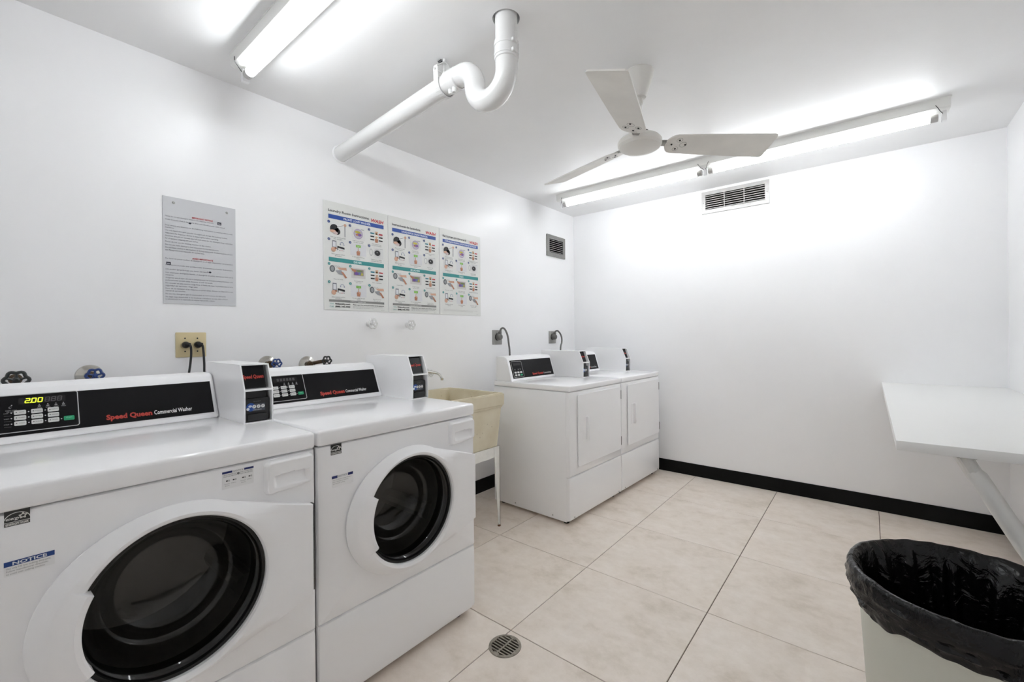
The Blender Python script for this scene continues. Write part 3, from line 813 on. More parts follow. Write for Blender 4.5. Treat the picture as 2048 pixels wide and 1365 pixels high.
    bm = B(); vv = [[bm.verts.new((XF + h, DY + r * math.cos(a), DZ + r * math.sin(a))) for r, h in col] for a, col in zip(angs, rings)]
    for k in range(n):
        A, C_ = vv[k], vv[(k + 1) % n]
        for q in range(len(A) - 1): bm.faces.new((A[q], A[q + 1], C_[q + 1], C_[q]))
    dr = obj('door', bm, M_WPLAST, t, angle=26)
    obj('gasket', lathe(B(), [(0.200, XF + 0.004), (0.197, XF + 0.014), (0.192, XF + 0.018), (0.186, XF + 0.016), (0.184, XF + 0.008), (0.178, XF + 0.006), (0.174, XF - 0.004), (0.185, XF - 0.02)], (0, DY, DZ), 'x', 72), M_RUBBER, dr)
    obj('glass_bowl', lathe(B(), [(0.184, XF + 0.010), (0.180, XF + 0.012), (0.176, XF + 0.008), (0.168, XF - 0.004), (0.160, XF - 0.030), (0.152, XF - 0.070), (0.143, XF - 0.082), (0.136, XF - 0.086), (0.130, XF - 0.098), (0.122, XF - 0.112), (0.100, XF - 0.124), (0.060, XF - 0.132), (0.0, XF - 0.135)], (0, DY, DZ), 'x', 72), M_GLASS, dr)
    # drum behind the glass
    bm = B(); lathe(bm, [(0.199, XF - 0.030), (0.205, XF - 0.06), (0.205, XF - 0.09), (0.245, XF - 0.11), (0.245, XF - 0.44), (0.20, XF - 0.46), (0.0, XF - 0.47)], (0, DY, DZ), 'x', 48)
    for q in range(3):
        a = R(90 + 120 * q); 
        tube(bm, [(XF - 0.14, DY + 0.235 * math.cos(a), DZ + 0.235 * math.sin(a)), (XF - 0.43, DY + 0.235 * math.cos(a), DZ + 0.235 * math.sin(a))], 0.035, 10)
    obj('drum', bm, M_STEEL, t)
    bm = B(); lathe(bm, [(0.200, XF - 0.001), (0.186, XF - 0.025), (0.182, XF - 0.05), (0.204, XF - 0.075)], (0, DY, DZ), 'x', 60); obj('door_boot', bm, M_RUBBER, t)
    bm = B(); box(bm, XF + 0.001, XF + 0.016, 0.682, 0.6885, 0.440, 0.706, 0.001, 1); obj('hinge', bm, mat('hinge_grey', (92, 92, 90), 0.5, var=0.4, vscale=300), dr, smooth=False)
    # console, coin box
    prof = [(0.0, 0.920), (0.158, 0.920), (0.155, 0.930), (0.094, 1.068), (0.086, 1.078), (0.072, 1.083), (0.0, 1.084)]
    console(t, prof, 0.004, 0.602, 1.08, (0.1495, 0.942, 0.1005, 1.053, 0.010, 0.590), 'washer', lit)
    coin_box(t, 0.012, 0.395, 0.606, 0.700, 0.9215)
    # stickers on the front panel
    NP = lambda: Print(lambda u, v, hh: Vector((XF + hh, u, v)))
    p = NP(); BL = (26, 40, 104); PAPER = (236, 236, 236); TX = (150, 150, 150)
    if big_notice:
        energy_sticker(p, 0.067, 0.841, 0.035, 0.031); p.build('energy_sticker', fp); p = NP()
        p.rect(0.066, 0.1365, 0.741, 0.7705, PAPER); p.rect(0.066, 0.1365, 0.7605, 0.7705, (22, 62, 130), 1)
        p.text('NOTICE', 0.1015, 0.7620, 0.0068, (226, 230, 235), width=0.048, align='C', lay=2, bold=0.03)
        for k, s_ in enumerate(('Use only HE low sudsing detergent.', 'Follow manufacturer directions', 'to avoid over sudsing machine.')): p.text(s_, 0.069, 0.7548 - 0.0055 * k, 0.0036, TX, width=0.062 - 0.004 * k, lay=2)
        p.build('notice_sticker', fp); p = NP()
        p.rect(0.447, 0.524, 0.810, 0.857, PAPER)
        p.rect(0.447, 0.471, 0.8515, 0.857, BL, 1); p.rect(0.500, 0.524, 0.8515, 0.857, BL, 1)
        p.text('NOTICE', 0.4855, 0.8522, 0.004, (110, 110, 110), width=0.024, align='C', lay=2)
        for k, (a, b) in enumerate(((0.450, 0.482), (0.489, 0.521))):
            p.text('USE HE DETERGENT ONLY', a, 0.8465, 0.003, (96, 96, 100), width=b - a, lay=2); p.text('FOLLOW LABEL DIRECTIONS', a, 0.8420, 0.003, (96, 96, 100), width=b - a, lay=2)
            for q in range(2): p.disc(a + 0.008 + q * 0.016, 0.8315, 0.0024, (60, 60, 60), 2, rv=0.0018); p.rect(a + 0.011 + q * 0.016, a + 0.015 + q * 0.016, 0.829, 0.834, (190, 190, 190), 2)
            p.text('Detergent', a + 0.002, 0.8225, 0.0028, TX, width=0.013, lay=2); p.text('Softener', a + 0.018, 0.8225, 0.0028, TX, width=0.012, lay=2); p.text('Bleach', a + 0.004, 0.8175, 0.0028, TX, width=0.010, lay=2)
        p.disc(0.4855, 0.846, 0.0034, (120, 120, 120), 2, n=12)
    else:
        energy_sticker(p, 0.044, 0.836, 0.037, 0.033); p.build('energy_sticker', fp); p = NP()
        p.rect(0.047, 0.121, 0.731, 0.767, PAPER)
        p.rect(0.047, 0.066, 0.7585, 0.767, BL, 1); p.rect(0.103, 0.121, 0.7585, 0.767, BL, 1)
        p.text('NOTICE', 0.0845, 0.7600, 0.0056, (110, 110, 120), width=0.033, align='C', lay=2)
        for k, s_ in enumerate(('Use only HE low sudsing detergent.', 'Follow manufacturer directions', 'to avoid over sudsing.')): p.text(s_, 0.050, 0.752 - 0.006 * k, 0.0034, TX, width=0.066 - 0.012 * k, lay=2)
    p.build('notice_sticker', fp)
    return t
washer(0.300, -0.040, 'white front-load washer showing a lit price on its display', True, True)
washer(0.300, 0.667, 'white front-load washer beside the beige utility sink, display unlit', False, False)

def dryer(corner, rz, label):
    cx, cy = corner
    D = 0.655
    t = thing('clothes_dryer', label, 'dryer', (cx - D * math.cos(rz), cy - D * math.sin(rz), 0.0), rz, 'front load dryers')
    XF = D
    bm = B(); box(bm, 0.0, XF - 0.028, 0.001, WD - 0.001, 0.022, 0.850, 0.004, 2); obj('cabinet', bm, M_ENAMEL2, t)
    bm = B(); box(bm, 0.004, XF - 0.012, 0.006, WD - 0.006, 0.030, 0.060, 0.002, 1); obj('base_rail', bm, M_ENAMEL2, t, smooth=False)
    for (fx, fy) in ((0.05, 0.05), (0.05, WD - 0.05), (XF - 0.06, 0.05), (XF - 0.06, WD - 0.05)):
        obj('foot', lathe(B(), [(0.0, 0.0), (0.018, 0.0), (0.020, 0.005), (0.010, 0.009), (0.010, 0.024), (0.0, 0.024)], (fx, fy, 0), 'z', 12), M_RUBBER, t)
    bm = B(); box(bm, -0.002, XF + 0.003, -0.001, WD + 0.001, 0.853, 0.891, 0.009, 3); obj('lid', bm, M_ENAMEL, t)
    bm = B(); rounded_panel(bm, 0.0015, WD - 0.0015, 0.310, 0.851, XF - 0.028, XF, 0.010); fp = obj('front_panel', bm, M_ENAMEL2, t)
    bm = B(); rounded_panel(bm, 0.0015, WD - 0.0015, 0.036, 0.3055, XF - 0.028, XF + 0.002, 0.010); obj('kick_panel', bm, M_ENAMEL2, t)
    for (u, v) in ((0.05, 0.050), (WD - 0.05, 0.050)):
        obj('screw', lathe(B(), [(0.0, XF + 0.0045), (0.004, XF + 0.004), (0.005, XF + 0.001)], (0, u, v), 'x', 10), M_GREYPLATE, t)
    for u in (0.20, 0.52):
        obj('screw', lathe(B(), [(0.0, -0.002), (0.004, -0.0015), (0.005, 0.006)], (u, 0, 0.044), 'y', 10), M_GREYPLATE, t)
    # door with round corners, standing a few millimetres off the panel
    yA, yB, zA, zB = 0.088, 0.676, 0.362, 0.830
    def rr(a, b, c, d, r, n=6):
        out = []
        for (u, v, s) in ((b - r, d - r, 0), (a + r, d - r, PI / 2), (a + r, c + r, PI), (b - r, c + r, 1.5 * PI)):
            for q in range(n + 1): th = s + PI / 2 * q / n; out.append((u + r * math.cos(th), v + r * math.sin(th)))
        return out
    bm = B(); prism(bm, rr(yA + 0.010, yB - 0.010, zA + 0.010, zB - 0.010, 0.010), XF - 0.001, XF + 0.005, 'x')
    prism(bm, rr(yA, yB, zA, zB, 0.016), XF + 0.0045, XF + 0.0115, 'x'); dr = obj('door', bm, M_ENAMEL2, t)
    m = dr.modifiers.new('bevel', 'BEVEL'); m.width = 0.003; m.segments = 2; m.limit_method = 'ANGLE'
    # recessed pull: raised frame, hollow and grip
    y0, y1, z0, z1 = 0.142, 0.205, 0.520, 0.680
    bm = B()
    box(bm, XF + 0.009, XF + 0.0135, y0, y0 + 0.007, z0, z1, 0.0015, 1); box(bm, XF + 0.009, XF + 0.0135, y0 + 0.007, y1, z0, z0 + 0.008, 0.0015, 1)
    box(bm, XF + 0.009, XF + 0.0135, y0 + 0.007, y1, z1 - 0.008, z1, 0.0015, 1); box(bm, XF + 0.009, XF + 0.030, y1 - 0.024, y1, z0 + 0.002, z1 - 0.002, 0.006, 2)
    obj('handle', bm, M_WPLAST, dr)
    for zc in (0.424, 0.768):
        bm = B(); box(bm, XF + 0.001, XF + 0.0125, yB - 0.004, yB + 0.005, zc - 0.032, zc + 0.032, 0.001, 1); obj('hinge', bm, mat('hinge_grey', (92, 92, 90), 0.5, var=0.4, vscale=300), dr, smooth=False)
    prof = [(0.02, 0.889), (0.172, 0.889), (0.169, 0.899), (0.124, 1.046), (0.116, 1.056), (0.10, 1.062), (0.02, 1.066)]
    console(t, prof, 0.004, 0.535, 1.06, (0.1655, 0.908, 0.1255, 1.036, 0.030, 0.520), 'dryer', False)
    coin_box(t, 0.030, 0.425, 0.540, 0.634, 0.8905)
    return t
RZ = R(-1.7)
c1 = Vector((0.874, 2.352)); step = Vector((-math.sin(RZ), math.cos(RZ))) * 0.703
dryer(c1, RZ, 'white clothes dryer next to the beige utility sink')
dryer(c1 + step, RZ, 'white clothes dryer in the corner against the wall with the black baseboard')

# ================================================================== posters and notice
def plate(name, label, cat, y, z, wd, ht, m, th=0.003, group=None):
    t = thing(name, label, cat, (0, y, z), 0, group)
    obj('board', box(B(), 0.0005, th, 0, wd, 0, ht, 0.0006, 1), m, t, smooth=False)
    return t
M_POSTER = mat('poster_board', (226, 227, 224), 0.35)
SKIN = (212, 168, 144); SKIN2 = (178, 122, 94); BLK = (30, 30, 32); LG = (214, 214, 212); MGY = (170, 172, 174)
def hand(p, u, v, s, lay=3, tilt=0):
    p.poly([(u - 0.28 * s, v - 0.5 * s), (u + 0.22 * s, v - 0.5 * s), (u + 0.34 * s, v + 0.02 * s), (u + 0.22 * s, v + 0.22 * s), (u - 0.1 * s, v + 0.25 * s), (u - 0.36 * s, v + 0.05 * s)], SKIN2, lay)
    p.poly([(u - 0.12 * s, v + 0.1 * s), (u + 0.04 * s, v + 0.1 * s), (u + 0.02 * s, v + 0.62 * s), (u - 0.10 * s, v + 0.62 * s)], SKIN, lay + 1)
    for k in range(3): p.disc(u + (0.08 + 0.09 * k) * s, v + 0.1 * s, 0.06 * s, SKIN, lay + 1, rv=0.13 * s, n=10)
def icon(p, kind, u, v, w_, h_):
    cx, cy = u + w_ / 2, v + h_ / 2
    if kind == 'A':
        p.rect(u + w_ * .86, u + w_ * .93, v + h_ * .02, v + h_ * .95, MGY, 1)
        p.disc(u + w_ * .30, cy + h_ * .05, w_ * .24, BLK, 1, rv=h_ * .36); p.disc(u + w_ * .46, cy - h_ * .14, w_ * .17, BLK, 1, rv=h_ * .26)
        p.disc(u + w_ * .22, cy - h_ * .16, w_ * .17, SKIN, 2, rv=h_ * .12); p.disc(u + w_ * .36, cy - h_ * .28, w_ * .13, (206, 186, 184), 3, rv=h_ * .12)
        p.poly([(u + w_ * .46, cy + h_ * .16), (u + w_ * .86, cy + h_ * .36), (u + w_ * .84, cy + h_ * .52), (u + w_ * .48, cy + h_ * .34)], (232, 232, 230), 2)
        p.line((u + w_ * .5, cy + h_ * .26), (u + w_ * .8, cy + h_ * .42), w_ * .02, (90, 90, 90), 3); p.disc(u + w_ * .9, cy + h_ * .46, w_ * .08, SKIN, 3)
    elif kind == 'B':
        p.rect(u + w_ * .12, u + w_ * .92, v, v + h_, (222, 222, 220), 1)
        p.ring(cx, cy - h_ * .02, w_ * .24, w_ * .29, (176, 160, 190), 2, 18); p.disc(cx, cy - h_ * .02, w_ * .24, (190, 186, 196), 2)
        p.disc(cx - w_ * .04, cy + h_ * .12, w_ * .18, (196, 186, 70), 3, rv=h_ * .10); p.disc(cx + w_ * .06, cy - h_ * .08, w_ * .15, (128, 92, 160), 3, rv=h_ * .13); p.disc(cx - w_ * .08, cy - h_ * .10, w_ * .08, (190, 120, 90), 4, rv=h_ * .08)
        p.rect(u + w_ * .66, u + w_ * .86, v + h_ * .84, v + h_ * .92, MGY, 2)
    elif kind == 'C':
        cols = [((46, 132, 150), (196, 50, 66)), (BLK, BLK), (BLK, BLK)]
        for r_, (a, b) in enumerate(cols):
            zc = v + h_ * (.78 - .27 * r_)
            p.rect(u + w_ * .08, u + w_ * .34, zc - h_ * .055, zc + h_ * .055, a, 1); p.rect(u + w_ * .66, u + w_ * .92, zc - h_ * .055, zc + h_ * .055, b, 1)
            p.disc(cx, zc, w_ * .09, (206, 160, 96), 2, rv=h_ * .06)
        p.poly([(cx - w_ * .05, v + h_ * .70), (cx + w_ * .03, v + h_ * .70), (cx + w_ * .10, v + h_ * .98), (cx - w_ * .10, v + h_ * .98)], (222, 176, 140), 2)
        hand(p, cx, v + h_ * .28, h_ * .48, 3)
    elif kind == 'D':
        p.rect(u + w_ * .18, u + w_ * .40, v + h_ * .40, v + h_ * .98, (120, 124, 134), 1); p.rect(u + w_ * .21, u + w_ * .37, v + h_ * .47, v + h_ * .90, (222, 224, 228), 2)
        p.ring(u + w_ * .72, v + h_ * .76, w_ * .09, w_ * .115, (130, 140, 170), 1, 14, R(-20), R(200)); p.disc(u + w_ * .62, v + h_ * .72, w_ * .03, (120, 130, 160), 2); p.disc(u + w_ * .83, v + h_ * .72, w_ * .03, (120, 130, 160), 2)
        p.poly([(u + w_ * .46, v + h_ * .44), (u + w_ * .86, v + h_ * .34), (u + w_ * .86, v + h_ * .50), (u + w_ * .46, v + h_ * .58)], BLK, 2); p.rect(u + w_ * .46, u + w_ * .50, v + h_ * .24, v + h_ * .56, BLK, 2)
        for q, c in enumerate(((80, 80, 90), (190, 60, 90), (190, 60, 90), (120, 120, 130))): p.rect(u + w_ * (.55 + .08 * q), u + w_ * (.60 + .08 * q), v + h_ * .20, v + h_ * .24, c, 2)
        p.disc(u + w_ * .24, v + h_ * .24, w_ * .13, SKIN, 3, rv=h_ * .20); p.disc(u + w_ * .36, v + h_ * .36, w_ * .07, SKIN2, 3, rv=h_ * .07)
    elif kind == 'E':
        p.rect(u, u + w_, v, v + h_, (218, 219, 222), 1)
        p.rect(cx - w_ * .15, cx + w_ * .15, v + h_ * .72, v + h_ * .92, (126, 190, 70), 2); p.text('START', cx, v + h_ * .79, h_ * .07, (235, 245, 225), align='C', lay=3, maxw=w_ * .24)
        p.poly([(cx - w_ * .03, v + h_ * .60), (cx + w_ * .03, v + h_ * .60), (cx, v + h_ * .72)], (126, 190, 70), 2)
        hand(p, cx, v + h_ * .30, h_ * .52, 3)
    elif kind == 'F':
        p.rect(u + w_ * .28, u + w_ * .96, v, v + h_ * .96, (220, 221, 220), 1)
        p.ring(cx + w_ * .05, cy, w_ * .20, w_ * .25, (200, 200, 200), 2, 18); p.disc(cx + w_ * .05, cy, w_ * .20, BLK, 2, rv=h_ * .25); p.disc(cx + w_ * .03, cy + h_ * .04, w_ * .03, (200, 200, 200), 3)
        p.ring(u + w_ * .12, cy, w_ * .09, w_ * .12, (186, 188, 190), 2, 14, sv=1.8); p.line((u + w_ * .7, v + h_ * .88), (u + w_ * .92, v + h_ * .88), h_ * .03, MGY, 2)
    elif kind == 'G':
        p.disc(u + w_ * .17, cy + h_ * .18, w_ * .15, (96, 100, 104), 1, rv=h_ * .27); p.disc(u + w_ * .17, cy + h_ * .18, w_ * .09, (150, 154, 156), 2, rv=h_ * .18)
        p.poly([(u + w_ * .34, cy + h_ * .06), (u + w_ * .66, cy + h_ * .14), (u + w_ * .84, cy - h_ * .28), (u + w_ * .52, cy - h_ * .20)], (150, 152, 156), 2)
        p.poly([(u + w_ * .42, cy + h_ * .30), (u + w_ * .95, cy + h_ * .36), (u + w_ * .98, cy + h_ * .14), (u + w_ * .56, cy + h_ * .16)], SKIN, 3)
        p.poly([(u + w_ * .64, cy + h_ * .02), (u + w_ * .78, cy - h_ * .02), (u + w_ * 1.0, cy - h_ * .44), (u + w_ * .88, cy - h_ * .48)], SKIN2, 4)
        for q in range(3): p.line((u + w_ * (.3 + .1 * q), cy + h_ * .46), (u + w_ * (.42 + .1 * q), cy + h_ * .30), w_ * .012, (120, 120, 120), 1)
    elif kind == 'H':
        p.rect(u + w_ * .06, u + w_ * .94, v + h_ * .12, v + h_ * .94, (206, 204, 202), 1); p.rect(u + w_ * .20, u + w_ * .82, v + h_ * .34, v + h_ * .84, (150, 140, 130), 2)
        p.disc(u + w_ * .36, v + h_ * .50, w_ * .13, (116, 84, 160), 3, rv=h_ * .13); p.disc(u + w_ * .56, v + h_ * .52, w_ * .11, (110, 124, 176), 3, rv=h_ * .12); p.disc(u + w_ * .70, v + h_ * .48, w_ * .09, (190, 186, 80), 3, rv=h_ * .10); p.disc(u + w_ * .56, v + h_ * .72, w_ * .18, (120, 140, 90), 3, rv=h_ * .08)
        p.poly([(u, v + h_ * .92), (u + w_ * .34, v + h_ * .78), (u + w_ * .30, v + h_ * .58), (u + w_ * .12, v + h_ * .68)], SKIN2, 4)
def poster(y, label, title, bar1, bar2, foot, caps, tb):
    W_, H_ = 0.417, 0.612
    t = plate('instruction_poster', label, 'poster', y, 1.371, W_, H_, M_POSTER, 0.004, 'laundry room instruction posters')
    p = Print(lambda u, v, h: Vector((0.0044 + h, u, v)))
    F = lambda fr: H_ * (1 - fr)
    uL, uR = W_ * 0.07, W_ * 0.93
    p.text(title, uL, F(0.094), 0.0155, (64, 64, 66), width=tb, bold=0.012)
    p.text('WASH', uR, F(0.108), 0.0200, (206, 44, 54), width=0.088, align='R', bold=0.03, shear=0.22)
    BLU = (38, 78, 160); TEAL = (52, 146, 146)
    p.rect(uL, uR, F(0.158), F(0.120), BLU); p.text(bar1[0], (uL + uR) / 2, F(0.149), 0.0125, (228, 234, 246), width=bar1[1], align='C', bold=0.02)
    p.rect(uL, uR, F(0.553), F(0.515), TEAL); p.text(bar2[0], (uL + uR) / 2, F(0.544), 0.0125, (226, 244, 242), width=bar2[1], align='C', bold=0.02)
    colx = [(0.075, 0.335), (0.385, 0.635), (0.685, 0.93)]
    rows = [(0.195, 0.312, 'ABC', (40, 66, 130)), (0.355, 0.468, 'DEF', (40, 66, 130)), (0.582, 0.700, 'GHC', TEAL), (0.748, 0.866, 'DEG', TEAL)]
    num = 0; ci = 0
    for (r0, r1, ks, cc) in rows:
        if ks == 'GHC': num = 0
        for (c0, c1), k in zip(colx, ks):
            num += 1; u0, u1 = W_ * c0, W_ * c1
            icon(p, k, u0, F(r1), u1 - u0, H_ * (r1 - r0))
            p.disc(u0 - 0.001, F(r0) + 0.003, 0.0078, cc, 5); p.text(str(num), u0 - 0.001, F(r0) - 0.001, 0.0078, (226, 230, 236), align='C', lay=6)
            cap = caps[ci % len(caps)]; ci += 1
            for q, s_ in enumerate(cap): p.text(s_, (u0 + u1) / 2, F(r1 + 0.0175 + 0.0150 * q), 0.0062, (96, 96, 98), align='C', maxw=(u1 - u0) * 1.12)
    if foot:
        p.rect(uL, uR, F(0.925), F(0.904), (134, 134, 132)); p.text(foot[0], (uL + uR) / 2, F(0.9205), 0.0078, (232, 232, 230), width=0.10, align='C', bold=0.01)
        p.text(foot[1], uL + 0.003, F(0.948), 0.0085, (120, 176, 172), width=0.026, bold=0.01); p.text(foot[2], uL + 0.003, F(0.9745), 0.0085, (120, 176, 172), width=0.026, bold=0.01)
        p.text('fixlaundry.com', uL + 0.036, F(0.948), 0.0095, (26, 26, 28), width=0.092, bold=0.03); p.text('(888) 345.3903', uL + 0.036, F(0.9745), 0.0095, (26, 26, 28), width=0.092, bold=0.03)
        p.text(foot[3], uL + 0.146, F(0.948), 0.0075, (40, 40, 42), width=0.212, bold=0.015)
        p.text(foot[4], uL + 0.146, F(0.962), 0.0050, (150, 150, 150), width=0.200); p.text(foot[5], uL + 0.146, F(0.975), 0.0050, (150, 150, 150), width=0.136)
    else:
        p.text('WASH', uL + 0.004, F(0.945), 0.0050, (176, 176, 174), width=0.020); p.line((uL + 0.028, F(0.943)), (uR - 0.01, F(0.943)), 0.0022, (196, 196, 194)); p.line((uL + 0.004, F(0.955)), (uR - 0.06, F(0.955)), 0.0022, (200, 200, 198))
    p.text('WL-0119', uR, F(0.988), 0.0038, (150, 150, 150), width=0.022, align='R')
    p.build('print', t)
EN = [('Open soap drawer and add', 'your detergent'), ('Load clothes loosely', 'and close the door'), ('Select temperature', 'and cycle for clothes'), ('Select payment method', 'on machine'), ('To start, press the start', 'button'), ('Remove your clothes', 'promptly when done'), ('Clean lint screen',), ('Load clothes and', 'close door'), ('Select temperature',), ('Select payment method', 'on machine'), ('To start, press the start', 'button'), ('Clean lint screen', 'after each use')]
ES = [('Abra el cajón y ponga', 'el detergente'), ('Cargue la ropa y', 'cierre la puerta'), ('Seleccione temperatura', 'y ciclo'), ('Seleccione el método', 'de pago'), ('Para comenzar, presione', 'el botón'), ('Retire su ropa', 'al terminar'), ('Limpie el filtro',), ('Cargue la ropa y', 'cierre la puerta'), ('Seleccione temperatura',), ('Seleccione el método', 'de pago'), ('Para comenzar, presione', 'el botón'), ('Limpie el filtro', 'después de usar')]
RU = [('Откройте лоток и', 'добавьте средство'), ('Загрузите бельё', 'и закройте дверь'), ('Выберите температуру', 'и цикл стирки'), ('Выберите способ', 'оплаты'), ('Нажмите кнопку', 'старт'), ('Выньте бельё', 'после стирки'), ('Очистите фильтр',), ('Загрузите бельё', 'и закройте дверь'), ('Выберите температуру',), ('Выберите способ', 'оплаты'), ('Нажмите кнопку', 'старт'), ('Очистите фильтр', 'после сушки')]
poster(1.208, 'laundry instruction poster in English, titled Laundry Room Instructions', 'Laundry Room Instructions', ('FRONT LOAD WASHER', 0.175), ('DRYER', 0.052), ('CONTACT  Customer Care', 'Visit:', 'Call:', 'Please report the machine ID number on the equipment.', 'Please do not leave clothes unattended in the machines at any time', 'Not responsible for any damage or loss'), EN, 0.255)
poster(1.630, 'laundry instruction poster in Spanish, titled Instrucciones de Lavandería', 'Instrucciones de Lavandería', ('LAVADORA DE CARGA FRONTAL', 0.215), ('SECADORA', 0.078), ('COMUNÍQUESE Servicio al cliente', 'Visite', 'Llame', 'Indique el n.º de la máquina para solicitar servicio.', 'Por favor no deje su ropa desatendida en las máquinas', 'No nos hacemos responsables'), ES, 0.225)
poster(2.053, 'laundry instruction poster without footer bar, its title in Cyrillic letters', 'Инструкция для прачечной', ('СТИРАЛЬНАЯ МАШИНА С ФРОНТАЛЬНОЙ ЗАГРУЗКОЙ', 0.320), ('СУШКА', 0.046), None, RU, 0.232)

def notice():
    W_, H_ = 0.278, 0.464
    t = plate('notice_sign', 'grey typed notice sheet with red headings screwed to the wall', 'sign', 0.496, 1.369, W_, H_, mat('notice_sheet', (206, 207, 210), 0.4), 0.004)
    p = Print(lambda u, v, h: Vector((0.0044 + h, u, v)))
    F = lambda fr: H_ * (1 - fr); TX = (92, 94, 104); RD = (196, 84, 88)
    p.text('IMPORTANT NOTICE', W_ * 0.52, F(0.172), 0.0074, RD, width=0.080, align='C', bold=0.03)
    lines = [(0.178, 'Please do not put detergent sheets in the dispenser drawers,', 0.68), (0.208, 'simply throw the sheet in the washer drum and only add powder within manual', 0.85),
             (0.262, 'Dear tenant pay attention to the following instructions to avoid problems with', 0.97), (0.284, 'machines.', 0.12),
             (0.310, 'Use only liquid detergent, powder detergent will damage the washing machine.', 0.89), (0.336, 'Make sure the dispenser drawer is closed tightly before operating.', 0.75),
             (0.362, 'Machines should not exceed one full load inside for the detergent they come first', 0.97), (0.386, 'for of operator stepping with any clothes.', 0.45),
             (0.416, 'Please do not use the washing machine to dye clothes.', 0.64), (0.444, 'Do not use more detergent than recommended by manufacturer.', 0.76),
             (0.470, 'Do not leave clothes in the machine or drying unattended. Clothes could be thrown', 0.97), (0.494, 'out. Management is not responsible for any lost items.', 0.54)]
    for fr, s_, wd in lines: p.text(s_, W_ * 0.03, F(fr + 0.012), 0.0056, TX, width=W_ * 0.95 * wd)
    p.text('AVISO IMPORTANTE', W_ * 0.52, F(0.566), 0.0074, RD, width=0.080, align='C', bold=0.03)
    lines = [(0.572, 'Por favor no poner toallitas de detergente en el cajón dispensador de la lavadora', 0.97),
             (0.632, 'Los pedacitos se pueden tirar y el dispensador directamente en el tambor de la lavadora,', 0.97), (0.672, 'solo pueden agregarle a que este dentro del manual.', 0.60),
             (0.704, 'Use solamente detergente líquido, el detergente en polvo, estropeará daño en la', 0.97), (0.726, 'máquina.', 0.11),
             (0.752, 'Asegúrese que el cajón del cierre completamente de la lavadora antes y mantener esta', 0.97), (0.776, 'perfectamente cerrado antes de poner el ciclo de lavado.', 0.66),
             (0.802, 'No exceder en una máxima carga llena, el límite de ropa, la primera vez no la lo', 0.97), (0.826, 'seguridad del operador. Haga esto.', 0.44),
             (0.852, 'Favor de no mantener ni las máquinas sin poner tintas, tinturar los dispositivos que', 0.97), (0.874, 'manual de sus envolver.', 0.27),
             (0.902, 'No use más detergente que el recomendado en instrucciones del fabricante.', 0.86),
             (0.930, 'No dejar ropa desatendida en las lavadoras o secadoras. La ropa debe echarse.', 0.89), (0.952, 'La administración no es responsable de cualquier ropa perdida o objetos.', 0.69)]
    for fr, s_, wd in lines: p.text(s_, W_ * 0.03, F(fr + 0.012), 0.0056, TX, width=W_ * 0.95 * wd)
    for (u, fr) in ((0.73, 0.165), (0.04, 0.612)):
        uu = W_ * u; p.rect(uu, uu + 0.016, F(fr + 0.028), F(fr), (58, 60, 72)); p.rect(uu + 0.003, uu + 0.013, F(fr + 0.020), F(fr + 0.013), (190, 190, 196), 1)
    for (u, fr) in ((0.35, 0.222), (0.62, 0.676)):
        uu = W_ * u; p.disc(uu, F(fr), 0.005, (70, 72, 84), 0, rv=0.004); p.line((uu - 0.012, F(fr - 0.004)), (uu - 0.004, F(fr)), 0.0016, (120, 120, 130))
    p.build('print', t)
    for (u, fr) in ((0.14, 0.05), (0.87, 0.055)):
        obj('screw', lathe(B(), [(0.0, 0.0075), (0.004, 0.007), (0.0055, 0.004)], (0, W_ * u, F(fr)), 'x', 12), M_GREYPLATE, t)
notice()

# ================================================================== outlets, plugs, cords
def washer_outlet():
    y0, z0 = 0.537, 1.1335
    t = thing('wall_outlet', 'beige double outlet plate with two black plugs above the near washer', 'outlet', (0, y0, z0))
    t['label'] = 'beige double wall outlet plate holding two black plugs'
    bm = B(); box(bm, 0.0, 0.006, 0, 0.114, 0, 0.110, 0.003, 2); obj('cover_plate', bm, M_BEIGE, t)
    for u in (0.034, 0.080):
        bm = B(); lathe(bm, [(0.0, 0.0085), (0.0165, 0.0085), (0.0175, 0.006), (0.0175, 0.004)], (0, u, 0.055), 'x', 24); obj('receptacle', bm, M_BEIGE, t)
        for v in (0.026, 0.084):
            obj('screw', lathe(B(), [(0.0, 0.0078), (0.0028, 0.0074), (0.0032, 0.0058)], (0, u, v), 'x', 10), M_BLACK, t)
washer_outlet()
def smooth_path(pts, n=10):
    P = [Vector(p) for p in pts]; P = [2 * P[0] - P[1]] + P + [2 * P[-1] - P[-2]]; out = []
    for i in range(1, len(P) - 2):
        for k in range(n):
            t = k / n; a, b, c, d = P[i - 1], P[i], P[i + 1], P[i + 2]
            out.append(0.5 * ((2 * b) + (c - a) * t + (2 * a - 5 * b + 4 * c - d) * t * t + (3 * b - a - 3 * c + d) * t ** 3))
    out.append(P[-2]); return out
def washer_cord(y, z, path, label):
    t = thing('power_cord', label, 'power cord', (0.0085, y, z), 0, 'black washer power cords')
    bm = B(); lathe(bm, [(0.0, 0.0), (0.0135, 0.0), (0.015, 0.004), (0.0145, 0.014), (0.011, 0.021), (0.0, 0.023)], (0, 0, 0), 'x', 18)
    box(bm, 0.006, 0.026, -0.009, 0.016, -0.008, 0.009, 0.005, 2)
    obj('plug', bm, M_BLACK, t)
    obj('cable', tube(B(), smooth_path(path), 0.0046, 10), M_BLACK, t)
washer_cord(0.5715, 1.1885, [(0.018, 0.004, 0.003), (0.026, 0.012, -0.004), (0.032, 0.013, -0.035), (0.045, 0.006, -0.085), (0.075, -0.008, -0.14), (0.11, -0.02, -0.24), (0.14, -0.02, -0.5)], 'black power cord in the beige outlet, the one farther from the coin box')
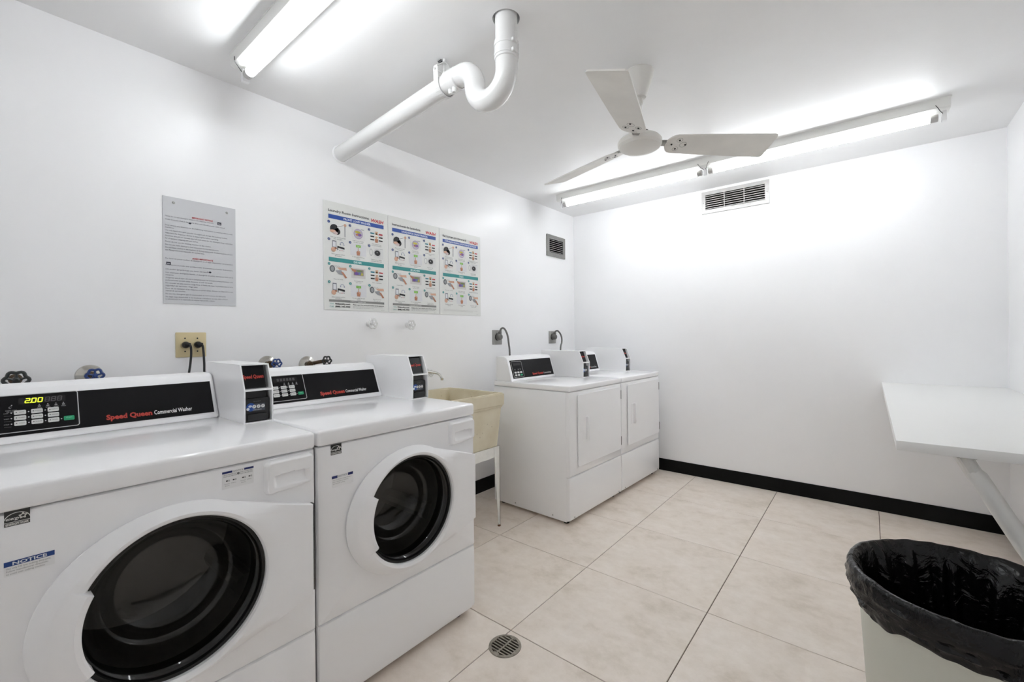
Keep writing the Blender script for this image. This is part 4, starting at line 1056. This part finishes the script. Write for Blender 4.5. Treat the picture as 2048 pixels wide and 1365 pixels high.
washer_cord(0.6170, 1.1885, [(0.018, 0.004, 0.003), (0.024, 0.012, -0.004), (0.030, 0.014, -0.035), (0.045, 0.012, -0.085), (0.075, 0.004, -0.14), (0.11, 0.0, -0.24), (0.14, 0.0, -0.5)], 'black power cord in the beige outlet, the one nearer the coin box')
def dryer_outlet(y, z, label_o, label_c, path):
    t = thing('wall_outlet', label_o, 'outlet', (0, y, z), 0, 'grey dryer outlets')
    bm = B(); box(bm, 0.0, 0.007, 0, 0.114, 0, 0.117, 0.003, 2); obj('cover_plate', bm, M_GREYPLATE, t)
    bm = B(); lathe(bm, [(0.0, 0.0105), (0.028, 0.0105), (0.030, 0.007), (0.030, 0.005)], (0, 0.057, 0.062), 'x', 28); obj('receptacle', bm, M_BLACK, t)
    c = thing('dryer_cord', label_c, 'power cord', (0.0105, y + 0.057, z + 0.062), 0, 'grey dryer cords')
    bm = B(); lathe(bm, [(0.0, 0.0), (0.026, 0.0), (0.0285, 0.006), (0.027, 0.026), (0.021, 0.036), (0.0, 0.040)], (0, 0, 0), 'x', 10)
    box(bm, 0.010, 0.034, -0.009, 0.009, 0.018, 0.044, 0.004, 2)
    obj('plug', bm, M_GREYCORD, c)
    bm = B(); tube(bm, smooth_path(path), 0.0075, 10); obj('cable', bm, M_GREYCORD, c)
dryer_outlet(2.603, 1.144, 'grey square outlet plate behind the dryer next to the sink', 'grey looping cord plugged in behind the dryer next to the sink', [(0.022, 0.0, 0.036), (0.026, 0.010, 0.062), (0.034, 0.028, 0.072), (0.046, 0.045, 0.052), (0.060, 0.055, 0.005), (0.075, 0.050, -0.06), (0.090, 0.042, -0.13), (0.10, 0.03, -0.30)])
dryer_outlet(3.399, 1.138, 'grey square outlet plate behind the dryer in the corner', 'grey looping cord plugged in behind the dryer in the corner', [(0.022, 0.0, 0.036), (0.026, 0.010, 0.052), (0.036, 0.030, 0.056), (0.050, 0.052, 0.030), (0.064, 0.055, -0.01), (0.080, 0.030, -0.055), (0.10, -0.02, -0.10), (0.11, -0.04, -0.25)])

# ================================================================== water valves
def wheel(bm, cx, cy, cz, r, n=6, tilt=0.0, mi=0):
    pts = []
    for k in range(48):
        a = 2 * PI * k / 48; rr_ = r * (1 + 0.10 * math.cos(n * a)) * 0.88
        pts.append((cx + math.sin(a) * tilt * r, cy + rr_ * math.cos(a), cz + rr_ * math.sin(a)))
    tube(bm, pts, r * 0.17, 8, closed=True, mi=mi)
    for k in range(n // 2 + 2):
        a = 2 * PI * k / (n // 2 + 2) + 0.3
        tube(bm, [(cx, cy, cz), (cx + math.sin(a) * tilt * r, cy + 0.85 * r * math.cos(a), cz + 0.85 * r * math.sin(a))], r * 0.13, 6, mi=mi)
    lathe(bm, [(0.0, -0.010), (r * 0.30, -0.010), (r * 0.30, 0.006), (r * 0.15, 0.010), (0.0, 0.010)], (cx, cy, cz), 'x', 12, mi=mi)
def valve(y, z, label, wm, esc=0.0, wx=0.085, wr=0.030, dy=0.0, dz=0.0, tilt=0.0, group='washer supply valves'):
    t = thing('water_valve', label, 'valve', (0, y, z), 0, group)
    bm = B(); tube(bm, [(0.0, 0, 0), (wx - 0.01, dy, dz)], 0.010, 12); lathe(bm, [(0.0, 0.0), (0.016, 0.0), (0.018, 0.008), (0.018, 0.026), (0.012, 0.034), (0.0, 0.034)], (0.012, 0, 0), 'x', 12)
    tube(bm, [(0.03, 0, 0), (0.045, 0, -0.03), (0.05, 0, -0.06)], 0.011, 12); tube(bm, [(0.05, 0, -0.055), (0.055, 0, -0.12), (0.10, 0, -0.30), (0.16, 0, -0.42)], 0.011, 10)
    obj('valve_body', bm, M_BRASS, t)
    if esc: obj('escutcheon', lathe(B(), [(esc, 0.0), (esc, 0.002), (esc * 0.96, 0.007), (esc * 0.6, 0.013), (esc * 0.3, 0.015), (0.0, 0.015)], (0, 0, 0), 'x', 32), M_CHROME, t)
    bm = B(); wheel(bm, wx, dy, dz, wr, 6, tilt); obj('handwheel', bm, wm, t)
valve(0.075, 1.080, 'black handwheel water valve behind the washer with the lit display', M_VBLACK, 0.0, 0.10, 0.031)
valve(0.266, 1.076, 'blue handwheel valve with chrome wall plate behind the washer with the lit display', M_BLUE, 0.042, 0.080, 0.026, 0.006, 0.004)
valve(0.911, 1.084, 'blue handwheel valve on chrome wall plate behind the washer beside the sink', M_BLUE, 0.042, 0.075, 0.024, 0.016, 0.004)
valve(1.112, 1.072, 'black handwheel valve on wall plate behind the washer beside the sink', M_VBLACK, 0.044, 0.095, 0.026, 0.062, 0.018)
for yk, zk, lb in ((1.486, 1.295, 'white painted handwheel tap under the English poster'), (1.769, 1.292, 'white painted handwheel tap under the Spanish poster')):
    t = thing('wall_tap', lb, 'valve', (0, yk, zk), 0, 'white wall taps')
    bm = B(); lathe(bm, [(0.0, 0.0), (0.016, 0.0), (0.014, 0.010), (0.008, 0.014), (0.008, 0.05)], (0, 0, 0), 'x', 14); obj('stem', bm, M_PIPE, t)
    bm = B(); wheel(bm, 0.05, 0, 0, 0.030, 6); obj('handwheel', bm, M_PIPE, t)

# ================================================================== utility sink
def sink():
    x0, x1, y0, y1 = 0.012, 0.530, 1.560, 2.130
    t = thing('utility_sink', 'speckled beige stone utility sink on white metal legs', 'sink', ((x0 + x1) / 2, (y0 + y1) / 2, 0))
    cx, cy = (x0 + x1) / 2, (y0 + y1) / 2
    hx, hy = (x1 - x0) / 2, (y1 - y0) / 2
    bm = B()
    def loop(ix, iy, z): return [bm.verts.new((sx * (hx - ix), sy * (hy - iy), z)) for sx, sy in ((-1, -1), (1, -1), (1, 1), (-1, 1))]
    Ls = [loop(0.030, 0.040, 0.508), loop(0.012, 0.016, 0.764), loop(0.0, 0.002, 0.770), loop(0, 0, 0.850), loop(0.030, 0.030, 0.850), loop(0.055, 0.060, 0.55)]
    bm.faces.new(Ls[0][::-1])
    for a, b in zip(Ls[:-1], Ls[1:]):
        for k in range(4): bm.faces.new((a[k], a[(k + 1) % 4], b[(k + 1) % 4], b[k]))
    bm.faces.new(Ls[-1])
    # sloping front inside of the basin
    for v in Ls[-1]:
        if v.co.x > 0: v.co.x -= 0.08
    bmesh.ops.bevel(bm, geom=list(bm.edges), offset=0.006, segments=2, affect='EDGES')
    obj('basin', bm, M_SINK, t)
    # leg frame
    bm = B()
    for (a, b, c, d) in ((-hx + 0.03, hx - 0.022, -hy + 0.030, -hy + 0.034), (-hx + 0.03, hx - 0.022, hy - 0.034, hy - 0.030), (hx - 0.026, hx - 0.022, -hy + 0.030, hy - 0.030), (-hx + 0.03, -hx + 0.034, -hy + 0.03, hy - 0.03)):
        box(bm, a, b, c, d, 0.446, 0.512)
    obj('leg_frame', bm, M_LEG, t, smooth=False)
    for sx in (-1, 1):
        for sy in (-1, 1):
            bm = B()
            ex, ey = sx * (hx - 0.020), sy * (hy - 0.028)
            # angle-iron leg tapering to its foot
            for (dx, dy) in ((1, 0), (0, 1)):
                w0, w1 = 0.052, 0.014; zt, zb = 0.512, 0.012
                fx, fy = ex, ey - sy * 0.004
                P = []
                for z, w_ in ((zt, w0), (zb, w1)):
                    a = Vector((fx, fy, z)); b = Vector((fx - sx * w_ * dx, fy - sy * w_ * dy, z)); n = Vector((-sx * 0.003 * dy, -sy * 0.003 * dx, 0))
                    P.append([a, b, b + n, a + n])
                vs = [[bm.verts.new(p) for p in L_] for L_ in P]
                for k in range(4): bm.faces.new((vs[0][k], vs[0][(k + 1) % 4], vs[1][(k + 1) % 4], vs[1][k]))
                bm.faces.new(vs[0]); bm.faces.new(vs[1][::-1])
            lg = obj('leg', bm, M_LEG, t, smooth=False)
            bm = B(); lathe(bm, [(0.0, 0.0), (0.010, 0.0), (0.010, 0.006), (0.006, 0.008), (0.006, 0.02), (0.0, 0.02)], (ex - sx * 0.006, ey - sy * 0.008, 0), 'z', 12); obj('foot', bm, M_RUST, lg)
    bm = B(); tube(bm, smooth_path([(0.0, 0, 0.53), (0.0, 0, 0.40), (0, 0, 0.34), (-0.06, 0, 0.30), (-0.12, 0, 0.36), (-0.20, 0, 0.38), (-0.245, 0, 0.38)]), 0.020, 14); obj('drain_trap', bm, M_WPLAST, t)
sink()
def faucet():
    t = thing('sink_faucet', 'white wall-mounted faucet spout above the utility sink', 'faucet', (0.0, 1.845, 0.965))
    bm = B(); box(bm, 0.0, 0.012, -0.10, 0.10, -0.03, 0.03, 0.005, 2); tube(bm, [(0.03, -0.09, 0), (0.03, 0.09, 0)], 0.013, 12)
    for s in (-1, 1): tube(bm, [(0.0, s * 0.08, 0), (0.03, s * 0.08, 0)], 0.013, 12)
    obj('body', bm, M_PIPE, t)
    bm = B(); tube(bm, smooth_path([(0.03, 0.0, 0.0), (0.055, 0.03, 0.014), (0.10, 0.075, 0.008), (0.135, 0.088, -0.008), (0.15, 0.092, -0.034)]), 0.0085, 12)
    lathe(bm, [(0.0, -0.040), (0.010, -0.040), (0.011, -0.026), (0.0, -0.024)], (0.15, 0.092, 0), 'z', 12)
    obj('spout', bm, M_CHROME, t)
    for s in (-1, 1):
        bm = B(); wheel(bm, 0.055, s * 0.08, 0, 0.022, 4); obj('handle', bm, M_PIPE, t)
faucet()

# ================================================================== floor drain
def drain():
    t = thing('floor_drain', 'round grey slotted metal drain grate set in the floor tiles', 'drain', (1.231, 1.294, 0.0))
    cut = obj('cutter', lathe(B(), [(0.0, -0.08), (0.0555, -0.08), (0.0555, 0.02), (0.0, 0.02)], (1.231, 1.294, 0), 'z', 32), M_IRON)
    hit = [floor] + [o for o in floor.children if o.location.x < 1.231 + 0.06 and o.location.x + SX > 1.231 - 0.06 and o.location.y < 1.294 + 0.06 and o.location.y + SY > 1.294 - 0.06]
    for o in hit:
        o.data = o.data.copy(); md = o.modifiers.new('cut', 'BOOLEAN'); md.operation = 'DIFFERENCE'; md.solver = 'EXACT'; md.object = cut
    bpy.context.view_layer.update(); dg = bpy.context.evaluated_depsgraph_get()
    new = [bpy.data.meshes.new_from_object(o.evaluated_get(dg)) for o in hit]
    for o, me in zip(hit, new): o.modifiers.clear(); o.data = me
    bpy.data.objects.remove(cut)
    obj('sump', lathe(B(), [(0.0565, -0.001), (0.0555, -0.001), (0.0535, -0.004), (0.0535, -0.14), (0.045, -0.16), (0.0, -0.165)], (0, 0, 0), 'z', 32), M_IRON, t)
    bm = B(); lathe(bm, [(0.064, 0.0), (0.0635, 0.0025), (0.058, 0.0036), (0.0535, 0.0032), (0.0535, 0.0005)], (0, 0, 0), 'z', 48); obj('rim', bm, M_IRON, t)
    bm = B(); box(bm, -0.0035, 0.0035, -0.051, 0.051, 0.0006, 0.0034); obj('spine', bm, M_IRON, t, smooth=False)
    n = 8
    for k in range(n + 1):
        y = -0.053 + 0.106 * k / n
        hw = math.sqrt(max(0.0, 0.0545 ** 2 - y * y))
        if hw < 0.008: hw = 0.020
        wd = 0.0027 if 0 < k < n else 0.006
        obj('grate_bar', box(B(), -hw, hw, y - wd, y + wd, 0.0006, 0.0032), M_IRON, t, smooth=False)
    for s in (-1, 1):
        bm = B(); pts = [(s * 0.0540, -0.02), (s * 0.0540, 0.02), (s * 0.0485, 0.02), (s * 0.0475, 0.0), (s * 0.0485, -0.02)]
        prism(bm, pts, 0.0006, 0.0031, 'z'); obj('grate_edge', bm, M_IRON, t, smooth=False)
drain()

# ================================================================== folding shelf with brace
def shelf():
    xa, ya, zt = 2.405, 1.822, 0.877
    t = thing('folding_table', 'white wall-mounted folding shelf with diagonal pipe brace in the room corner', 'table', (XR, YB, 0))
    bm = B(); box(bm, xa - XR, -0.001, ya - YB, -0.001, zt - 0.031, zt, 0.002, 2); obj('table_top', bm, M_SHELF, t)
    bm = B(); box(bm, -0.022, -0.001, ya - YB + 0.05, -0.03, zt - 0.075, zt - 0.031, 0.002, 1); obj('wall_cleat', bm, M_SHELF, t, smooth=False)
    for i, yb in enumerate((1.868, 3.35)):
        a = Vector((2.560 - XR, yb - YB, zt - 0.034)); b = Vector((-0.034, yb - YB, 0.075)); d = (b - a).normalized()
        bm = B(); tube(bm, [a + d * 0.045, a + d * 0.06, b - d * 0.03, b], [0.016, 0.0225, 0.0225, 0.020], 20)
        br = obj('brace', bm, M_BRKT, t)
        bm = B(); box(bm, a.x - 0.024, a.x + 0.030, a.y - 0.018, a.y + 0.018, zt - 0.0345, zt - 0.031)
        tube(bm, [a + Vector((0, 0, 0.001)), a + d * 0.055], [0.018, 0.017], 8)
        obj('flange', bm, M_BRKT, br, smooth=False)
        for s in (-0.014, 0.022):
            bm = B(); lathe(bm, [(0.0, zt - 0.0385), (0.004, zt - 0.038), (0.005, zt - 0.034)], (a.x + s, a.y - 0.010, 0), 'z', 8)
            obj('screw', bm, M_BLACK, br)
shelf()

# ================================================================== bin and bag
BX, BY, BZ, BR = 2.532, 1.556, 0.588, 0.2405
def bin_():
    t = thing('trash_bin', 'round off-white plastic trash bin below the folding shelf', 'trash bin', (BX, BY, 0))
    k = BR
    bm = B(); lathe(bm, [(0.0, 0.0), (0.178, 0.0), (0.186, 0.006), (0.190, 0.03), (0.2165, 0.478), (0.2215, 0.490), (0.2265, 0.500), (0.2285, 0.558), (0.2300, 0.566), (k - 0.004, 0.572), (k - 0.002, 0.580), (k - 0.006, BZ - 0.003), (k - 0.014, BZ - 0.003), (0.217, 0.562), (0.208, 0.49), (0.182, 0.03), (0.176, 0.012), (0.0, 0.012)], (0, 0, 0), 'z', 72)
    obj('tub', bm, M_BIN, t)
    for a in (R(330), R(150)):
        bm = B(); box(bm, -0.016, 0.030, -0.055, 0.055, 0.505, 0.53, 0.006, 2)
        Mx = Matrix.Rotation(a, 4, 'Z') @ Matrix.Translation((0.222, 0, 0))
        for v in bm.verts: v.co = Mx @ v.co
        obj('handle', bm, M_BIN, t)
bin_()
def bag():
    t = thing('trash_bag', 'black plastic liner bag folded over the rim of the trash bin', 'trash bag', (BX, BY, 0.02))
    nA = 240; zo = -0.02
    rnd = random.Random(3)
    folds = [(rnd.randint(5, 34), rnd.uniform(0, 6.28), rnd.uniform(0.25, 1.0)) for _ in range(12)]
    def fold(a, s):
        x = 0.0
        for n, ph, am in folds: x += am * math.sin(n * a + ph + 1.6 * math.sin(s * 3.0 + ph)) / (n ** 0.45)
        return x
    prof_in = [(0.02, 0.115), (0.10, 0.10), (0.150, 0.12), (0.172, 0.18), (0.182, 0.26), (0.190, 0.34), (0.197, 0.42), (0.204, 0.48), (0.210, 0.53), (0.216, 0.56), (0.2225, 0.580)]
    prof_rim = [(0.2265, BZ + 0.001), (0.2325, BZ + 0.004), (0.2395, BZ + 0.001), (BR + 0.0035, BZ - 0.010), (BR + 0.003, BZ - 0.020)]
    def nz(a, b, c): return noise.noise(Vector((math.cos(a) * b, math.sin(a) * b, c)))
    bm = B(); cols = []
    for k in range(nA):
        a = 2 * PI * k / nA; col = []
        for i, (r, z) in enumerate(prof_in):
            s = i / len(prof_in); amp = 0.0200 * math.sin(PI * min(1, s * 1.02)) ** 0.7
            dr = -abs(fold(a, s)) * amp - 0.018 * max(0, nz(a, 2.5, s * 3 + 5)) * (1 - abs(2 * s - 1.1))
            col.append((min(r + dr, r - 0.0012) if i > 1 else r, z + 0.006 * nz(a, 4, s * 5)))
        for i, (r, z) in enumerate(prof_rim):
            col.append((r + 0.0012 * nz(a, 9, i * 0.7), z + 0.0035 * nz(a, 6, 2.0)))
        drop = 0.060 + 0.030 * nz(a, 1.6, 7.0) + 0.012 * nz(a, 5.0, 3.0)
        base = BZ - 0.022
        for i in range(1, 9):
            s = i / 8; z = base - drop * s
            # hangs slightly off the bin wall, gathered
            dr = 0.005 + 0.0045 * abs(fold(a * 0.5 + 2 * s, s)) * s + 0.004 * nz(a, 7, s * 6)
            # gathered creases run obliquely
            dr += 0.0030 * math.sin(26 * a + 9 * s) * s + 0.003 * math.sin(z * 420 + 3 * a)
            rr_ = (BR + 0.0025) * (1 - 0.15 * s * s * 0.3) + dr - 0.006 * s
            col.append((max(rr_, 0.2320 + 0.002), z))
        cols.append((a, col))
    vv = [[bm.verts.new((r * math.cos(a), r * math.sin(a), z + zo)) for r, z in col] for a, col in cols]
    for k in range(nA):
        A, C_ = vv[k], vv[(k + 1) % nA]
        for q in range(len(A) - 1): bm.faces.new((A[q], A[q + 1], C_[q + 1], C_[q]))
    bm.faces.new([c[0] for c in vv])
    obj('liner', bm, M_BAG, t, angle=75)
bag()
bpy.context.view_layer.update()
